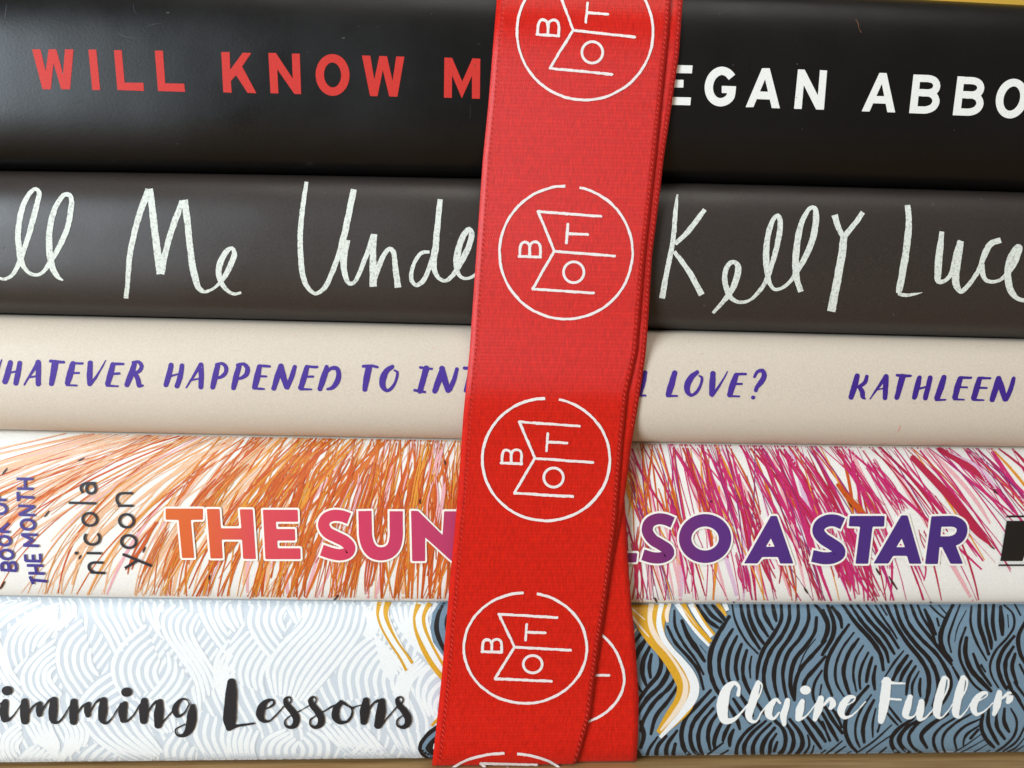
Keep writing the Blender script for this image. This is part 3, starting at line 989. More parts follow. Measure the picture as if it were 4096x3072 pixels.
p = Print(SP[3], 1.8e-4)
p.poly(T(3072, 1680, [(2055, 868), (2360, 868), (2330, 1215), (2000, 1215)]))
p.poly(T(3072, 1680, [(2054, 822), (2360, 822), (2360, 838), (2052, 838)]))
p.poly(T(3072, 1680, [(1986, 1243), (2360, 1243), (2360, 1258), (1984, 1258)]))
p.build('publisher_mark', mat('black_ink', (26, 24, 24), 0.45, 0.1, 5000), B4)
p = Print(SP[3], 1.9e-4)
p.poly(T(3072, 1680, [(2194, 1215), (2214, 1150), (2250, 1215)]))
p.build('publisher_mark', CREAM_INK, B4)

# ---- book 5: combed wave pattern, gold bands, brush script
p = Print(SP[4], 1.2e-5, LIM[4])
p.grad = 2e-8
WAVE = [mat('pale_blue_ink', PALE, 0.42, 0.03), mat('white_band_ink', (242, 244, 242), 0.42, 0.05, 5000), mat('slate_ink', (116, 142, 160), 0.42, 0.07, 5000),
        mat('black_band_ink', (27, 25, 27), 0.42, 0.1, 5000), mat('gold_ink', (222, 166, 44), 0.42, 0.07, 5000), mat('cream_band_ink', (246, 226, 200), 0.42, 0.04)]
rw = random.Random(12)


def waves(tx, ty, s, strokes, m, w0, lift):
    """single tapered bands of the printed pattern"""
    p.lift = lift
    for st in strokes:
        wd = w0
        if isinstance(st[0], (int, float)):
            wd, st = st[0], st[1:]
        a = np.array(st, dtype=float)
        t = np.linspace(0, 1, len(a))
        q = spline([(x, y, wd * (0.36 + 0.64 * math.sin(math.pi * (0.05 + 0.90 * u)) ** 0.38)) for (x, y), u in zip(a, t)], 8)
        k = max(4, len(q) // 3)
        q = q[np.linspace(0, len(q) - 1, k).astype(int)]
        q[:, 2] *= 1 + 0.07 * np.array([rw.gauss(0, 1) for _ in range(k)])
        p.stroke(T(tx, ty, [tuple(r_) for r_ in q], s), None, m, 'round', True, step=7, dl=6e-8, clip=True)


def resamp(a, n):
    a = spline([(x, y, 0) for x, y in a], 6)[:, :2]
    d = np.concatenate([[0], np.cumsum(np.linalg.norm(np.diff(a, axis=0), axis=1))])
    u = np.linspace(0, d[-1], n)
    return np.stack([np.interp(u, d, a[:, 0]), np.interp(u, d, a[:, 1])], 1)


def lofts(tx, ty, s, fams, m, w0, lift):
    """families of nested bands between two drawn ones"""
    for n, A, B in fams:
        a, b = resamp(A, 10), resamp(B, 10)
        out = []
        if n > 2:                               # the family covers what runs beneath it
            c_ = (b - a) / (n - 1) * 0.55
            A_, B_ = resamp([tuple(r_) for r_ in a - c_], 30), resamp([tuple(r_) for r_ in b + c_], 30)
            fv = [T(tx, ty, [tuple(A_[i] + (B_[i] - A_[i]) * j / 9)], s)[0] for i in range(30) for j in range(10)]
            lo_, hi_ = p.lim[0](tx + 450), p.lim[1](tx + 450)
            ff = [(i * 10 + j, i * 10 + j + 1, i * 10 + j + 11, i * 10 + j + 10) for i in range(29) for j in range(9) if lo_ - 10 < fv[i * 10 + j][1] < hi_ + 10]
            p.add(fv, ff, 0, lift - 1.1e-5 + 2.5e-7 * len(p.v) / 10)
        for k in range(n):
            u = k / max(1, n - 1)
            out.append([tuple(r_) for r_ in a * (1 - u) + b * u])
        waves(tx, ty, s, out, m, w0, lift)


SW = 1133 / 800
PW = 1238 / 900
PALE_FAMS = [
    (0, [
        (6, [(320, 50), (150, 120), (50, 220), (30, 320), (60, 410)], [(312, 160), (285, 190), (255, 225), (232, 255), (212, 280)]),
        (3, [(-20, 190), (60, 120), (150, 70), (220, 40)], [(-20, 70), (20, 55), (60, 42), (90, 35)]),
        (3, [(335, 40), (352, 100), (330, 160), (290, 230)], [(400, 40), (412, 80), (398, 120), (372, 150)]),
        (5, [(450, 140), (350, 230), (318, 330), (340, 440), (420, 570)], [(500, 300), (490, 340), (505, 400), (540, 440)]),
        (6, [(510, 40), (520, 110), (590, 220), (645, 335)], [(760, 40), (748, 80), (755, 130), (780, 170)]),
        (6, [(800, 170), (680, 270), (625, 370), (632, 470), (700, 590)], [(875, 360), (850, 410), (858, 460), (880, 495)]),
        (4, [(925, 320), (932, 400), (890, 480), (810, 570)], [(1050, 460), (1020, 510), (980, 560), (930, 600)]),
        (3, [(800, 40), (820, 110), (850, 170), (890, 230)], [(900, 40), (880, 70), (870, 100), (866, 130)]),
        (5, [(960, 60), (895, 130), (920, 230), (990, 330), (1080, 480), (1100, 620)], [(1085, 110), (1050, 190), (1080, 270), (1130, 350), (1175, 420), (1200, 470)]),
        (4, [(1090, 40), (1120, 130), (1170, 220), (1235, 310)], [(1250, 40), (1225, 80), (1235, 130), (1260, 170)]),
        (5, [(1260, 250), (1200, 340), (1185, 430), (1215, 560), (1260, 620)], [(1290, 420), (1270, 450), (1265, 480), (1275, 530), (1290, 560)]),
        (5, [(300, 250), (190, 340), (128, 430), (140, 520), (220, 600)], [(300, 400), (268, 435), (280, 480), (335, 545)]),
        (3, [(-10, 240), (20, 340), (60, 420), (110, 490)], [(-10, 400), (20, 460), (60, 520), (110, 570)]),
        (4, [(60, 560), (120, 620), (180, 680), (220, 720)], [(-20, 560), (30, 620), (80, 680), (110, 720)]),
        (4, [(110, 700), (22, 780), (18, 870), (60, 935)], [(122, 785), (95, 820), (92, 845), (108, 865)]),
        (5, [(130, 690), (190, 790), (270, 850), (300, 900)], [(270, 700), (290, 760), (315, 800), (325, 840)]),
        (5, [(330, 690), (370, 770), (352, 860), (310, 935)], [(450, 690), (480, 740), (478, 790), (462, 830)]),
        (7, [(450, 690), (530, 790), (670, 880), (800, 930)], [(770, 690), (800, 750), (850, 810), (890, 860)]),
        (6, [(190, 830), (130, 880), (80, 940)], [(320, 880), (290, 910), (260, 940)]),
        (4, [(530, 820), (460, 880), (425, 940)], [(640, 880), (610, 905), (590, 940)]),
        (4, [(965, 760), (915, 840), (930, 935)], [(1065, 840), (1045, 885), (1052, 935)]),
        (4, [(1100, 640), (1075, 760), (1120, 860), (1185, 935)], [(1235, 690), (1222, 790), (1240, 850), (1262, 900)]),
        (4, [(615, 430), (520, 500), (440, 600), (420, 680)], [(660, 560), (600, 600), (540, 640), (520, 690)]),
        (4, [(700, 590), (760, 640), (830, 700), (900, 760)], [(880, 560), (920, 620), (950, 680), (960, 740)]),
    ]),
    (900, [
        (5, [(150, 60), (135, 160), (185, 260), (262, 355)], [(330, 70), (305, 110), (305, 150), (330, 195)]),
        (9, [(470, 50), (430, 150), (300, 290), (235, 400), (260, 540)], [(770, 60), (745, 190), (650, 330), (545, 460), (440, 580)]),
        (3, [(340, 50), (370, 110), (390, 150)], [(440, 50), (440, 80), (430, 120)]),
        (6, [(125, 205), (40, 300), (5, 400), (20, 470)], [(245, 335), (205, 420), (195, 480), (210, 530)]),
        (7, [(835, 200), (700, 320), (635, 430), (650, 580)], [(965, 360), (925, 430), (920, 490), (935, 540)]),
        (4, [(760, 60), (790, 120), (790, 170), (770, 220)], [(850, 100), (850, 150), (830, 190), (800, 240)]),
        (4, [(1190, 350), (1090, 430), (1060, 540), (1100, 660)], [(1230, 520), (1165, 580), (1155, 620), (1170, 660)]),
        (4, [(1060, 340), (975, 430), (945, 520), (950, 590)], [(1110, 390), (1030, 470), (1000, 560), (1010, 620)]),
        (4, [(920, 60), (955, 160), (1045, 280), (1110, 340)], [(1030, 60), (1022, 150), (1050, 210), (1085, 270)]),
        (5, [(820, 220), (880, 290), (930, 340), (980, 400)], [(860, 380), (870, 400), (890, 430), (910, 460)]),
        (5, [(330, 740), (225, 800), (205, 880), (250, 940)], [(402, 810), (380, 840), (378, 870), (396, 895)]),
        (4, [(480, 735), (560, 800), (562, 880), (520, 940)], [(412, 810), (428, 840), (428, 870), (412, 895)]),
        (7, [(520, 710), (620, 820), (700, 880), (780, 930)], [(770, 735), (840, 820), (900, 880), (970, 920)]),
        (4, [(900, 735), (960, 830), (1060, 930)], [(1065, 760), (1075, 850), (1110, 910)]),
        (5, [(40, 710), (20, 800), (40, 900), (70, 940)], [(180, 750), (150, 820), (160, 890), (190, 940)]),
        (5, [(760, 820), (690, 880), (620, 940)], [(900, 880), (860, 910), (820, 945)]),
        (3, [(-10, 80), (20, 150), (52, 195)], [(75, 60), (82, 110), (95, 155)]),
        (4, [(260, 540), (300, 600), (360, 660), (420, 720)], [(440, 580), (480, 620), (530, 660), (580, 700)]),
    ]),
]
DARK_A = [
    [28, (595, 95), (530, 200), (490, 300), (488, 400), (515, 490), (550, 545)], [(615, 165), (570, 240), (540, 330), (545, 420), (575, 490)], [(640, 205), (600, 290), (585, 380), (590, 440), (610, 480)],
    [(665, 250), (640, 320), (632, 390), (645, 450)], [(695, 285), (675, 360), (675, 430), (700, 500), (725, 545)], [14, (722, 320), (712, 380), (716, 440)],
    [(660, 540), (700, 600), (730, 655)], [(620, 560), (660, 620), (715, 695)], [(590, 590), (640, 680), (655, 730)], [20, (735, 560), (770, 610), (800, 650)],
    [14, (612, 25), (628, 110), (690, 230), (758, 303)], [(660, 25), (675, 100), (715, 190), (768, 275)], [(700, 25), (712, 100), (745, 180), (790, 245)], [(740, 25), (750, 90), (780, 150), (815, 205)], [(785, 25), (795, 80), (815, 120), (842, 165)], [26, (842, 25), (850, 70), (862, 118)],
    [(890, 25), (890, 110), (850, 190), (790, 280), (760, 370), (752, 445)], [(935, 25), (935, 110), (895, 200), (830, 290), (795, 390), (795, 480), (830, 575)], [(985, 25), (985, 110), (940, 210), (880, 300), (850, 400), (855, 490), (870, 545)],
    [24, (1040, 25), (1045, 110), (1000, 210), (930, 300), (900, 400), (905, 480), (920, 555)], [(1090, 100), (1080, 180), (1030, 260), (970, 335), (945, 420), (945, 510), (965, 565)], [8, (1085, 220), (1030, 290), (985, 395)], [(1140, 230), (1060, 320), (1000, 390), (970, 470), (965, 565)],
    [(1140, 320), (1080, 390), (1030, 450), (1005, 520)], [18, (1120, 400), (1080, 470), (1070, 540), (1090, 600)], [16, (1118, 480), (1108, 545)], [22, (1080, 25), (1120, 70), (1145, 130)],
    [(415, 30), (470, 110), (530, 155)], [(455, 30), (500, 90), (550, 125)], [24, (500, 30), (540, 75), (575, 120)], [16, (560, 25), (585, 60)],
    [18, (285, 60), (290, 150), (340, 250), (400, 330), (450, 420)], [28, (328, 118), (360, 200), (420, 290), (455, 345)], [20, (245, 150), (290, 240), (370, 330), (420, 400), (450, 505)], [6, (430, 255), (465, 300)],
    [28, (95, 190), (50, 250)], [32, (125, 220), (80, 290), (55, 350)], [28, (145, 265), (110, 340), (105, 420), (125, 482)], [24, (155, 308), (143, 380), (150, 438)], [26, (190, 275), (210, 350), (195, 420), (130, 500), (70, 590)],
    [28, (245, 345), (250, 400), (210, 480), (130, 560), (75, 650)], [24, (300, 415), (260, 490), (170, 580), (110, 680), (95, 740)], [(310, 480), (250, 570), (180, 660), (152, 758)], [18, (60, 440), (75, 480), (100, 520)],
    [26, (95, 690), (112, 770), (95, 835)], [18, (190, 775), (140, 850), (130, 900), (150, 935)], [(240, 770), (190, 830), (185, 890), (210, 935)], [(300, 740), (245, 820), (240, 880), (265, 925)], [(290, 815), (280, 880), (310, 930)], [(70, 850), (100, 900), (120, 935)],
    [26, (490, 512), (420, 590), (350, 670), (325, 760), (345, 850), (405, 905)], [(515, 550), (450, 620), (390, 700), (375, 780), (395, 850), (445, 895)], [24, (505, 615), (445, 690), (420, 770), (430, 840), (450, 885)], [(535, 635), (490, 700), (475, 770), (487, 845)],
    [(560, 680), (525, 750), (510, 810), (515, 842)], [(600, 700), (570, 760), (560, 795)], [28, (620, 735), (600, 780), (598, 825)], [15, (562, 808), (480, 870), (420, 922)], [14, (590, 850), (510, 900), (460, 935)], [12, (602, 885), (540, 930)],
    [22, (765, 685), (680, 760), (640, 830), (640, 890), (672, 925)], [24, (803, 685), (720, 760), (680, 830), (690, 890), (722, 920)], [24, (832, 698), (760, 770), (730, 830), (735, 880), (757, 910)], [26, (852, 725), (800, 790), (780, 850), (790, 895)], [22, (862, 758), (830, 810), (825, 860), (815, 895)], [26, (867, 805), (850, 855)],
    [26, (845, 675), (900, 730), (915, 790), (900, 850), (850, 895), (800, 920)], [26, (905, 685), (950, 750), (960, 810), (935, 870), (870, 915)], [26, (938, 675), (1000, 760), (1010, 820), (980, 870), (920, 920)], [16, (1040, 765), (1050, 820), (1020, 870), (960, 920)], [13, (1075, 825), (1060, 870), (1010, 915)],
    [26, (1005, 675), (1060, 760), (1115, 840)], [26, (1040, 665), (1100, 740), (1140, 800)], [24, (1085, 655), (1140, 735)], [13, (1140, 850), (1060, 915)], [10, (1140, 885), (1100, 915)],
]
DARK_B = [
    [28, (20, 30), (55, 130), (50, 200), (-10, 310)], [26, (45, 40), (90, 100), (100, 155)], [28, (-5, 60), (20, 130), (15, 190), (-10, 240)],
    [26, (105, 25), (180, 130), (270, 230), (320, 310), (335, 395)], [24, (150, 30), (220, 130), (300, 220), (350, 290), (365, 352)], [24, (190, 30), (260, 120), (340, 210), (397, 303)], [22, (240, 30), (300, 110), (370, 190), (422, 272)], [14, (290, 30), (340, 110), (390, 180), (412, 218)], [14, (320, 30), (355, 85)],
    [24, (140, 140), (70, 240), (20, 340), (10, 440), (45, 540)], [16, (168, 185), (100, 280), (65, 380), (70, 470), (112, 545)], [(195, 220), (140, 300), (110, 400), (125, 480), (152, 555)], [16, (222, 258), (180, 330), (165, 420), (182, 515)], [18, (250, 298), (215, 370), (200, 440), (205, 502)], [(272, 325), (250, 400), (240, 462)], [24, (292, 375), (280, 440), (287, 505)],
    [26, (350, 25), (400, 130), (470, 240), (550, 340), (590, 420), (590, 520), (560, 610), (490, 675)], [26, (400, 25), (440, 140), (520, 250), (600, 340), (640, 430), (645, 500), (615, 600)], [24, (445, 25), (480, 130), (550, 220), (640, 310), (690, 390), (718, 460), (700, 535), (640, 625)], [22, (490, 25), (530, 120), (600, 210), (680, 310), (722, 365)],
    [18, (728, 378), (770, 460), (775, 540), (730, 615)], [18, (530, 30), (560, 100), (610, 180), (632, 243)], [(570, 55), (600, 120), (632, 193)], [20, (640, 105), (650, 145)], [14, (600, 30), (640, 70), (682, 103)], [12, (650, 30), (692, 78)],
    [14, (450, 288), (400, 350), (345, 435)], [28, (472, 315), (420, 390), (388, 455)], [24, (495, 345), (445, 420), (430, 465)], [22, (518, 375), (480, 440), (465, 535)], [16, (537, 405), (500, 480), (500, 545)], [20, (546, 445), (540, 500), (546, 545)],
    [28, (730, 28), (690, 110), (660, 200), (670, 270), (722, 343)], [14, (770, 28), (730, 130), (705, 220), (720, 295)], [8, (805, 60), (755, 160), (740, 235)], [18, (802, 155), (770, 250), (770, 330), (810, 420), (850, 480), (905, 525)], [30, (806, 215), (800, 300), (830, 390), (890, 460), (945, 515)], [22, (845, 305), (880, 390), (945, 485)], [18, (890, 368), (912, 405)],
    [16, (835, 35), (830, 130), (860, 230), (920, 342)], [26, (880, 28), (880, 140), (905, 220), (932, 305)], [24, (915, 28), (920, 140), (943, 230), (947, 275)], [24, (960, 28), (955, 130), (972, 225)], [30, (1000, 40), (1005, 120), (1010, 195)], [10, (1040, 85), (1045, 155)],
    [15, (1020, 30), (1070, 80), (1075, 150), (1040, 210), (970, 290), (940, 370), (950, 430), (987, 495)], [(1076, 205), (1010, 290), (985, 370), (1000, 440), (1032, 505)], [(1072, 265), (1030, 340), (1030, 420), (1062, 505)], [(1082, 305), (1065, 380), (1092, 475)], [20, (1108, 365), (1140, 430)], [26, (1140, 120), (1100, 210), (1110, 300), (1140, 360)], [16, (1080, 25), (1112, 85)],
    [(-10, 580), (50, 680), (102, 752)], [(-10, 640), (40, 730), (77, 795)], [(-10, 690), (32, 795)], [20, (30, 600), (70, 650), (100, 720)], [12, (102, 798), (40, 850), (-10, 885)], [12, (122, 828), (60, 870), (5, 905)], [10, (152, 858), (100, 885), (55, 905)],
    [26, (250, 487), (180, 570), (130, 650), (120, 740), (150, 820), (182, 855)], [16, (267, 537), (210, 620), (180, 700), (180, 780), (202, 833)], [(282, 567), (240, 650), (220, 730), (227, 805)], [14, (292, 615), (275, 700), (276, 775)], [20, (322, 685), (303, 745)], [15, (360, 595), (410, 660), (437, 692)], [15, (345, 625), (400, 690), (417, 708)],
    [24, (505, 672), (420, 730), (380, 790), (400, 850), (470, 890), (515, 900)], [26, (565, 672), (470, 720), (425, 790), (450, 840), (545, 900)], [20, (622, 635), (530, 700), (480, 770), (500, 830), (605, 895)], [26, (702, 645), (600, 710), (550, 770), (582, 835)], [18, (742, 668), (660, 722), (620, 780), (630, 840), (662, 885)], [16, (832, 645), (740, 700), (680, 760), (670, 820), (692, 875)],
    [16, (882, 675), (790, 720), (740, 780), (752, 852)], [15, (882, 708), (800, 770), (788, 822)], [24, (872, 735), (830, 782)], [12, (382, 708), (280, 800), (185, 865)], [10, (392, 758), (300, 820), (215, 885)], [16, (352, 835), (280, 895)], [8, (892, 758), (790, 830), (695, 885)], [8, (912, 788), (800, 850), (715, 890)], [8, (922, 818), (850, 860), (775, 890)], [8, (940, 850), (880, 880), (840, 892)],
    [(902, 635), (890, 720), (920, 790), (962, 833)], [(932, 615), (930, 700), (960, 770), (987, 815)], [24, (976, 645), (980, 720), (1022, 785)], [24, (1022, 615), (1020, 690), (1047, 745)], [16, (1058, 615), (1090, 680), (1080, 760), (1030, 820), (965, 865)], [(1090, 545), (1140, 630)], [14, (1140, 710), (1090, 800), (1015, 855)], [10, (1140, 775), (1080, 840), (995, 875)], [9, (1140, 820), (1060, 868), (1000, 885)], [18, (1078, 465), (1110, 510), (1140, 550)],
    [22, (1040, 490), (1080, 530), (1110, 570)],
]
p.lift = 6e-6
p.poly([(1900, 2380), (4300, 2380), (4300, 3090), (1900, 3090)], 2, step=18)
fill = []
for k in range(-12, 52):
    x = k * 38.0
    fill.append([(x + 60 * math.sin((y - 2380) / 92 + k * 0.045) + (3060 - y) * 0.10, y) for y in range(2370, 3090, 45)])
waves(0, 0, 1.0, [f_ for f_ in fill if max(q_[0] for q_ in f_) < 1820], 1, 15, 1.0e-5)
for ox, fam in PALE_FAMS:
    lofts(ox, 2380, PW, fam, 1, 24.5, 4.2e-5)
waves(2496, 2400, SW, DARK_A, 3, 25, 3.0e-5)
waves(3296, 2400, SW, DARK_B, 3, 25, 3.0e-5)
# coloured bands on both sides of the ribbon
p.lift = 8.5e-5


def bands(tx, ty, s, strokes):
    for st, m in strokes:
        p.stroke(T(tx, ty, st, s), None, m, 'butt', step=9, dl=2.5e-6, clip=True)


bands(1024, 2304, S, [
    ([(1090, 200, 150), (1085, 330, 130), (1130, 450, 120), (1230, 620, 90), (1330, 790, 70)], 1),
    ([(1460, 200, 170), (1415, 340, 150), (1430, 460, 150), (1500, 620, 160), (1640, 830, 170)], 1),
    ([(1080, 200, 50), (1058, 270, 36), (1052, 340, 24), (1082, 440, 20), (1160, 580, 20), (1240, 700, 22), (1300, 815, 26)], 4),
    ([(1150, 200, 56), (1125, 280, 48), (1122, 340, 38), (1152, 430, 30), (1220, 560, 20), (1290, 660, 20), (1352, 752, 26)], 4),
    ([(1430, 200, 60), (1390, 280, 40), (1368, 350, 24), (1376, 450, 26), (1432, 600, 40), (1520, 760, 46), (1640, 910, 44)], 4),
    ([(1530, 200, 50), (1470, 290, 38), (1448, 360, 32), (1458, 440, 30), (1510, 570, 24), (1630, 790, 24)], 4)])
p.poly(T(1024, 2304, [(1590, 225), (1525, 320), (1505, 450), (1530, 570), (1640, 720), (1760, 820), (1760, 225)]), 2, dl=2.5e-6)
bands(1024, 2304, S, [([(1640, 215, 20), (1580, 320, 34), (1560, 450, 44), (1590, 560, 40), (1660, 690, 36)], 3),
                      ([(1700, 260, 30), (1650, 380, 40), (1660, 500, 40)], 3),
                      ([(1640, 1170, 24), (1575, 1228, 24), (1515, 1290, 22)], 4)])
p.poly(T(1024, 2304, [(1600, 1255), (1480, 1340), (1412, 1425), (1395, 1490), (1428, 1550), (1520, 1592), (1700, 1600), (1700, 1255)]), 3, r=12, dl=2.5e-6)
bands(1024, 2304, S, [([(1620, 1310, 30), (1560, 1350, 34), (1482, 1420, 34), (1448, 1488, 30), (1500, 1545, 26), (1580, 1570, 20)], 2),
                      ([(1620, 1400, 20), (1545, 1450, 18), (1540, 1490, 20)], 1)])
Z3 = 1269 / 640
bands(2432, 2380, Z3, [
    ([(330, 60, 330), (335, 200, 250), (375, 330, 160), (460, 450, 130), (570, 600, 150), (625, 720, 160), (600, 850, 160), (510, 970, 130), (405, 1095, 60)], 4),
    ([(190, 110, 14), (290, 195, 8)], 5), ([(190, 170, 22), (255, 250, 16), (325, 330, 8)], 5), ([(180, 330, 20), (225, 265, 10)], 5),
    ([(345, 70, 44), (330, 160, 36), (342, 250, 42), (392, 350, 40), (470, 450, 24), (560, 580, 24), (613, 700, 40), (598, 820, 46), (530, 930, 40), (415, 1070, 16)], 5),
    ([(425, 70, 40), (405, 160, 36), (405, 240, 46), (440, 345, 44), (500, 430, 40), (580, 520, 50), (650, 620, 66), (685, 720, 74), (670, 810, 74), (590, 930, 50), (500, 1030, 40), (412, 1125, 26)], 1),
    ([(490, 70, 26), (465, 150, 34), (470, 215, 20)], 5),
    ([(540, 70, 40), (640, 200, 44), (720, 305, 40), (800, 400, 20)], 1), ([(590, 70, 40), (665, 200, 40), (740, 290, 38), (812, 370, 36)], 4),
    ([(650, 70, 46), (740, 210, 46), (825, 325, 40)], 1), ([(680, 80, 12), (770, 220, 18), (842, 312, 20)], 4),
    ([(860, 70, 30), (900, 115, 30), (935, 165, 18)], 4), ([(920, 70, 40), (945, 125, 30)], 1)])
p.build('wave_print', WAVE, B5)

BLK = mat('black_brush_ink', (30, 28, 32), 0.45, 0.1, 5000)
p = Print(SP[4], 1.9e-4)
SW1 = [
    [(50, 1085, 56), (36, 1160, 74), (44, 1230, 56)], [(40, 1245, 30), (70, 1240, 26), (115, 1205, 14), (170, 1130, 12), (205, 1080, 14)],
    [(-120, 1230, 24), (-60, 1160, 14), (20, 1090, 14)],
    [(218, 1080, 60), (216, 1160, 78), (220, 1245, 66)], [(240, 1195, 20), (290, 1120, 16), (325, 1096, 22)], [(346, 1098, 42), (341, 1150, 54), (345, 1190, 48)], [(360, 1165, 18), (410, 1090, 16), (445, 1060, 26)], [(470, 1066, 58), (461, 1160, 76), (458, 1225, 60)], [(462, 1245, 44), (492, 1262, 26), (530, 1238, 16), (582, 1160, 12), (630, 1085, 14)],
    [(642, 1082, 60), (640, 1160, 78), (640, 1250, 64)], [(660, 1195, 20), (715, 1120, 16), (748, 1100, 22)], [(766, 1102, 44), (756, 1150, 56), (765, 1195, 46)], [(780, 1170, 18), (830, 1090, 16), (866, 1062, 26)], [(898, 1070, 60), (890, 1160, 78), (883, 1225, 60)], [(888, 1245, 44), (918, 1265, 26), (960, 1235, 14), (1010, 1160, 12), (1050, 1095, 14)],
    [(1080, 1102, 52), (1062, 1170, 72), (1066, 1235, 54)], [(1066, 1250, 30), (1100, 1246, 22), (1150, 1200, 12), (1215, 1105, 14)],
    [(1250, 1075, 58), (1245, 1160, 80), (1245, 1242, 64)], [(1265, 1190, 20), (1320, 1110, 16), (1355, 1078, 26)], [(1385, 1082, 52), (1376, 1170, 82), (1370, 1280, 66)], [(1395, 1275, 16), (1450, 1210, 12), (1495, 1160, 12)],
    [(1635, 1095, 12), (1622, 1068, 12), (1580, 1058, 20), (1532, 1100, 44), (1515, 1160, 54), (1540, 1205, 30), (1585, 1185, 16), (1640, 1100, 12)],
    [(1668, 1120, 40), (1662, 1180, 78), (1655, 1260, 84), (1630, 1330, 66), (1580, 1372, 30), (1530, 1362, 14), (1520, 1320, 12), (1600, 1275, 12)],
    [(2002, 915, 72), (2000, 1000, 98), (1990, 1150, 108), (1985, 1250, 108), (1982, 1305, 56)], [(1985, 1305, 50), (2070, 1285, 24), (2195, 1268, 16)],
]
SW2 = [
    [(55, 1148, 10), (118, 1128, 16), (158, 1092, 20), (150, 1068, 16), (105, 1070, 30), (55, 1120, 64), (38, 1185, 70), (60, 1240, 40), (110, 1248, 20), (170, 1198, 14), (240, 1120, 12)],
    [(735, 1085, 40), (695, 1140, 58), (688, 1205, 64), (725, 1258, 36), (788, 1248, 22), (830, 1190, 18), (828, 1140, 14), (780, 1108, 14), (745, 1085, 20)],
    [(590, 1162, 10), (640, 1130, 12), (695, 1105, 14)], [(760, 1092, 26), (800, 1118, 16), (845, 1138, 12)], [(830, 1132, 12), (910, 1108, 12)],
    [(950, 1072, 58), (940, 1160, 84), (932, 1250, 62)], [(955, 1180, 20), (1015, 1095, 16), (1052, 1072, 28)], [(1088, 1078, 58), (1078, 1180, 84), (1055, 1282, 68)], [(1085, 1282, 14), (1150, 1200, 12), (1215, 1125, 12)],
]
for dx in (0, 216, 965):
    SW2.append([(292 + dx - 40, 1118, 10), (300 + dx, 1085, 12), (303 + dx, 1052, 12), (280 + dx, 1038, 16), (255 + dx, 1062, 34), (272 + dx, 1110, 52), (318 + dx, 1165, 58), (350 + dx, 1225, 62), (338 + dx, 1280, 50), (295 + dx, 1302, 30), (256 + dx, 1283, 16), (254 + dx, 1240, 14), (300 + dx, 1200, 10)])
    if dx < 900:
        SW2.append([(350 + dx, 1175, 14), (400 + dx, 1148, 11), (465 + dx, 1110, 11)])
for tx, ss in ((0, SW1), (1024, SW2)):
    for st in ss:
        p.stroke(T(tx, 2304, st), jit=0.35, step=5)
for cx, cy in ((68, 985), (1098, 998)):
    c = T(0, 2304, [(cx, cy)])[0]
    p.dot(c[0], c[1], 22, 19)
p.build('title_lettering', BLK, B5)

p = Print(SP[4], 1.9e-4)
CL = [
    [(268, 430, 30), (274, 370, 24), (240, 336, 34), (185, 375, 66), (152, 460, 92), (142, 560, 88), (165, 632, 60), (225, 628, 34), (290, 572, 16), (345, 505, 12)],
    [(425, 335, 38), (400, 420, 60), (375, 510, 64), (352, 590, 58), (370, 635, 36), (410, 638, 18), (450, 572, 12), (500, 510, 12)], [(430, 322, 18), (456, 350, 14), (446, 410, 14), (405, 490, 12)],
    [(600, 495, 20), (568, 468, 28), (522, 520, 56), (508, 585, 58), (545, 618, 28), (595, 570, 14)], [(660, 475, 42), (642, 540, 54), (626, 600, 54), (632, 660, 36)],
    [(775, 482, 42), (756, 550, 64), (745, 615, 50)], [(750, 625, 26), (800, 602, 14), (885, 500, 12)],
    [(922, 460, 52), (904, 540, 68), (875, 622, 36)], [(940, 515, 16), (1000, 462, 36), (1018, 505, 54), (1000, 532, 34)],
    [(1125, 512, 12), (1185, 478, 12), (1194, 450, 16), (1152, 448, 36), (1102, 500, 60), (1082, 565, 58), (1110, 608, 32), (1170, 590, 14), (1275, 485, 12)],
]
FU = [
    [(175, 322, 70), (165, 420, 78), (150, 530, 74), (130, 635, 50)], [(150, 328, 36), (230, 336, 22), (318, 340, 12)], [(180, 460, 22), (288, 468, 16)],
    [(360, 448, 44), (340, 520, 58), (325, 588, 54), (350, 612, 28), (400, 590, 14), (430, 520, 14)], [(450, 485, 48), (440, 560, 62), (436, 622, 38), (470, 618, 18), (520, 570, 11), (560, 522, 11)],
    [(628, 298, 40), (605, 390, 60), (580, 500, 66), (574, 585, 54), (600, 612, 22), (650, 570, 11), (705, 492, 11)], [(634, 286, 16), (662, 308, 16), (660, 370, 14), (615, 470, 12)],
    [(778, 295, 42), (755, 390, 64), (730, 500, 66), (724, 582, 54), (750, 607, 22), (800, 560, 11), (845, 492, 11)], [(785, 281, 16), (810, 310, 18), (805, 380, 14), (765, 460, 12)],
    [(915, 472, 12), (968, 440, 12), (972, 414, 16), (935, 418, 32), (888, 460, 54), (862, 530, 56), (885, 582, 32), (940, 565, 14), (1015, 495, 11)],
    [(1068, 412, 44), (1050, 500, 60), (1026, 580, 36)], [(1085, 460, 16), (1145, 418, 36), (1150, 458, 54), (1136, 485, 36)],
]
for tx, ss in ((2816, CL), (3456, FU)):
    for st in ss:
        p.stroke(T(tx, 2560, st, Z3), jit=0.4, step=5)
c = T(2816, 2560, [(800, 392)], Z3)[0]
p.dot(c[0], c[1], 22, 18)
p.build('author_lettering', mat('white_brush_ink', (246, 247, 243), 0.42, 0.03), B5)


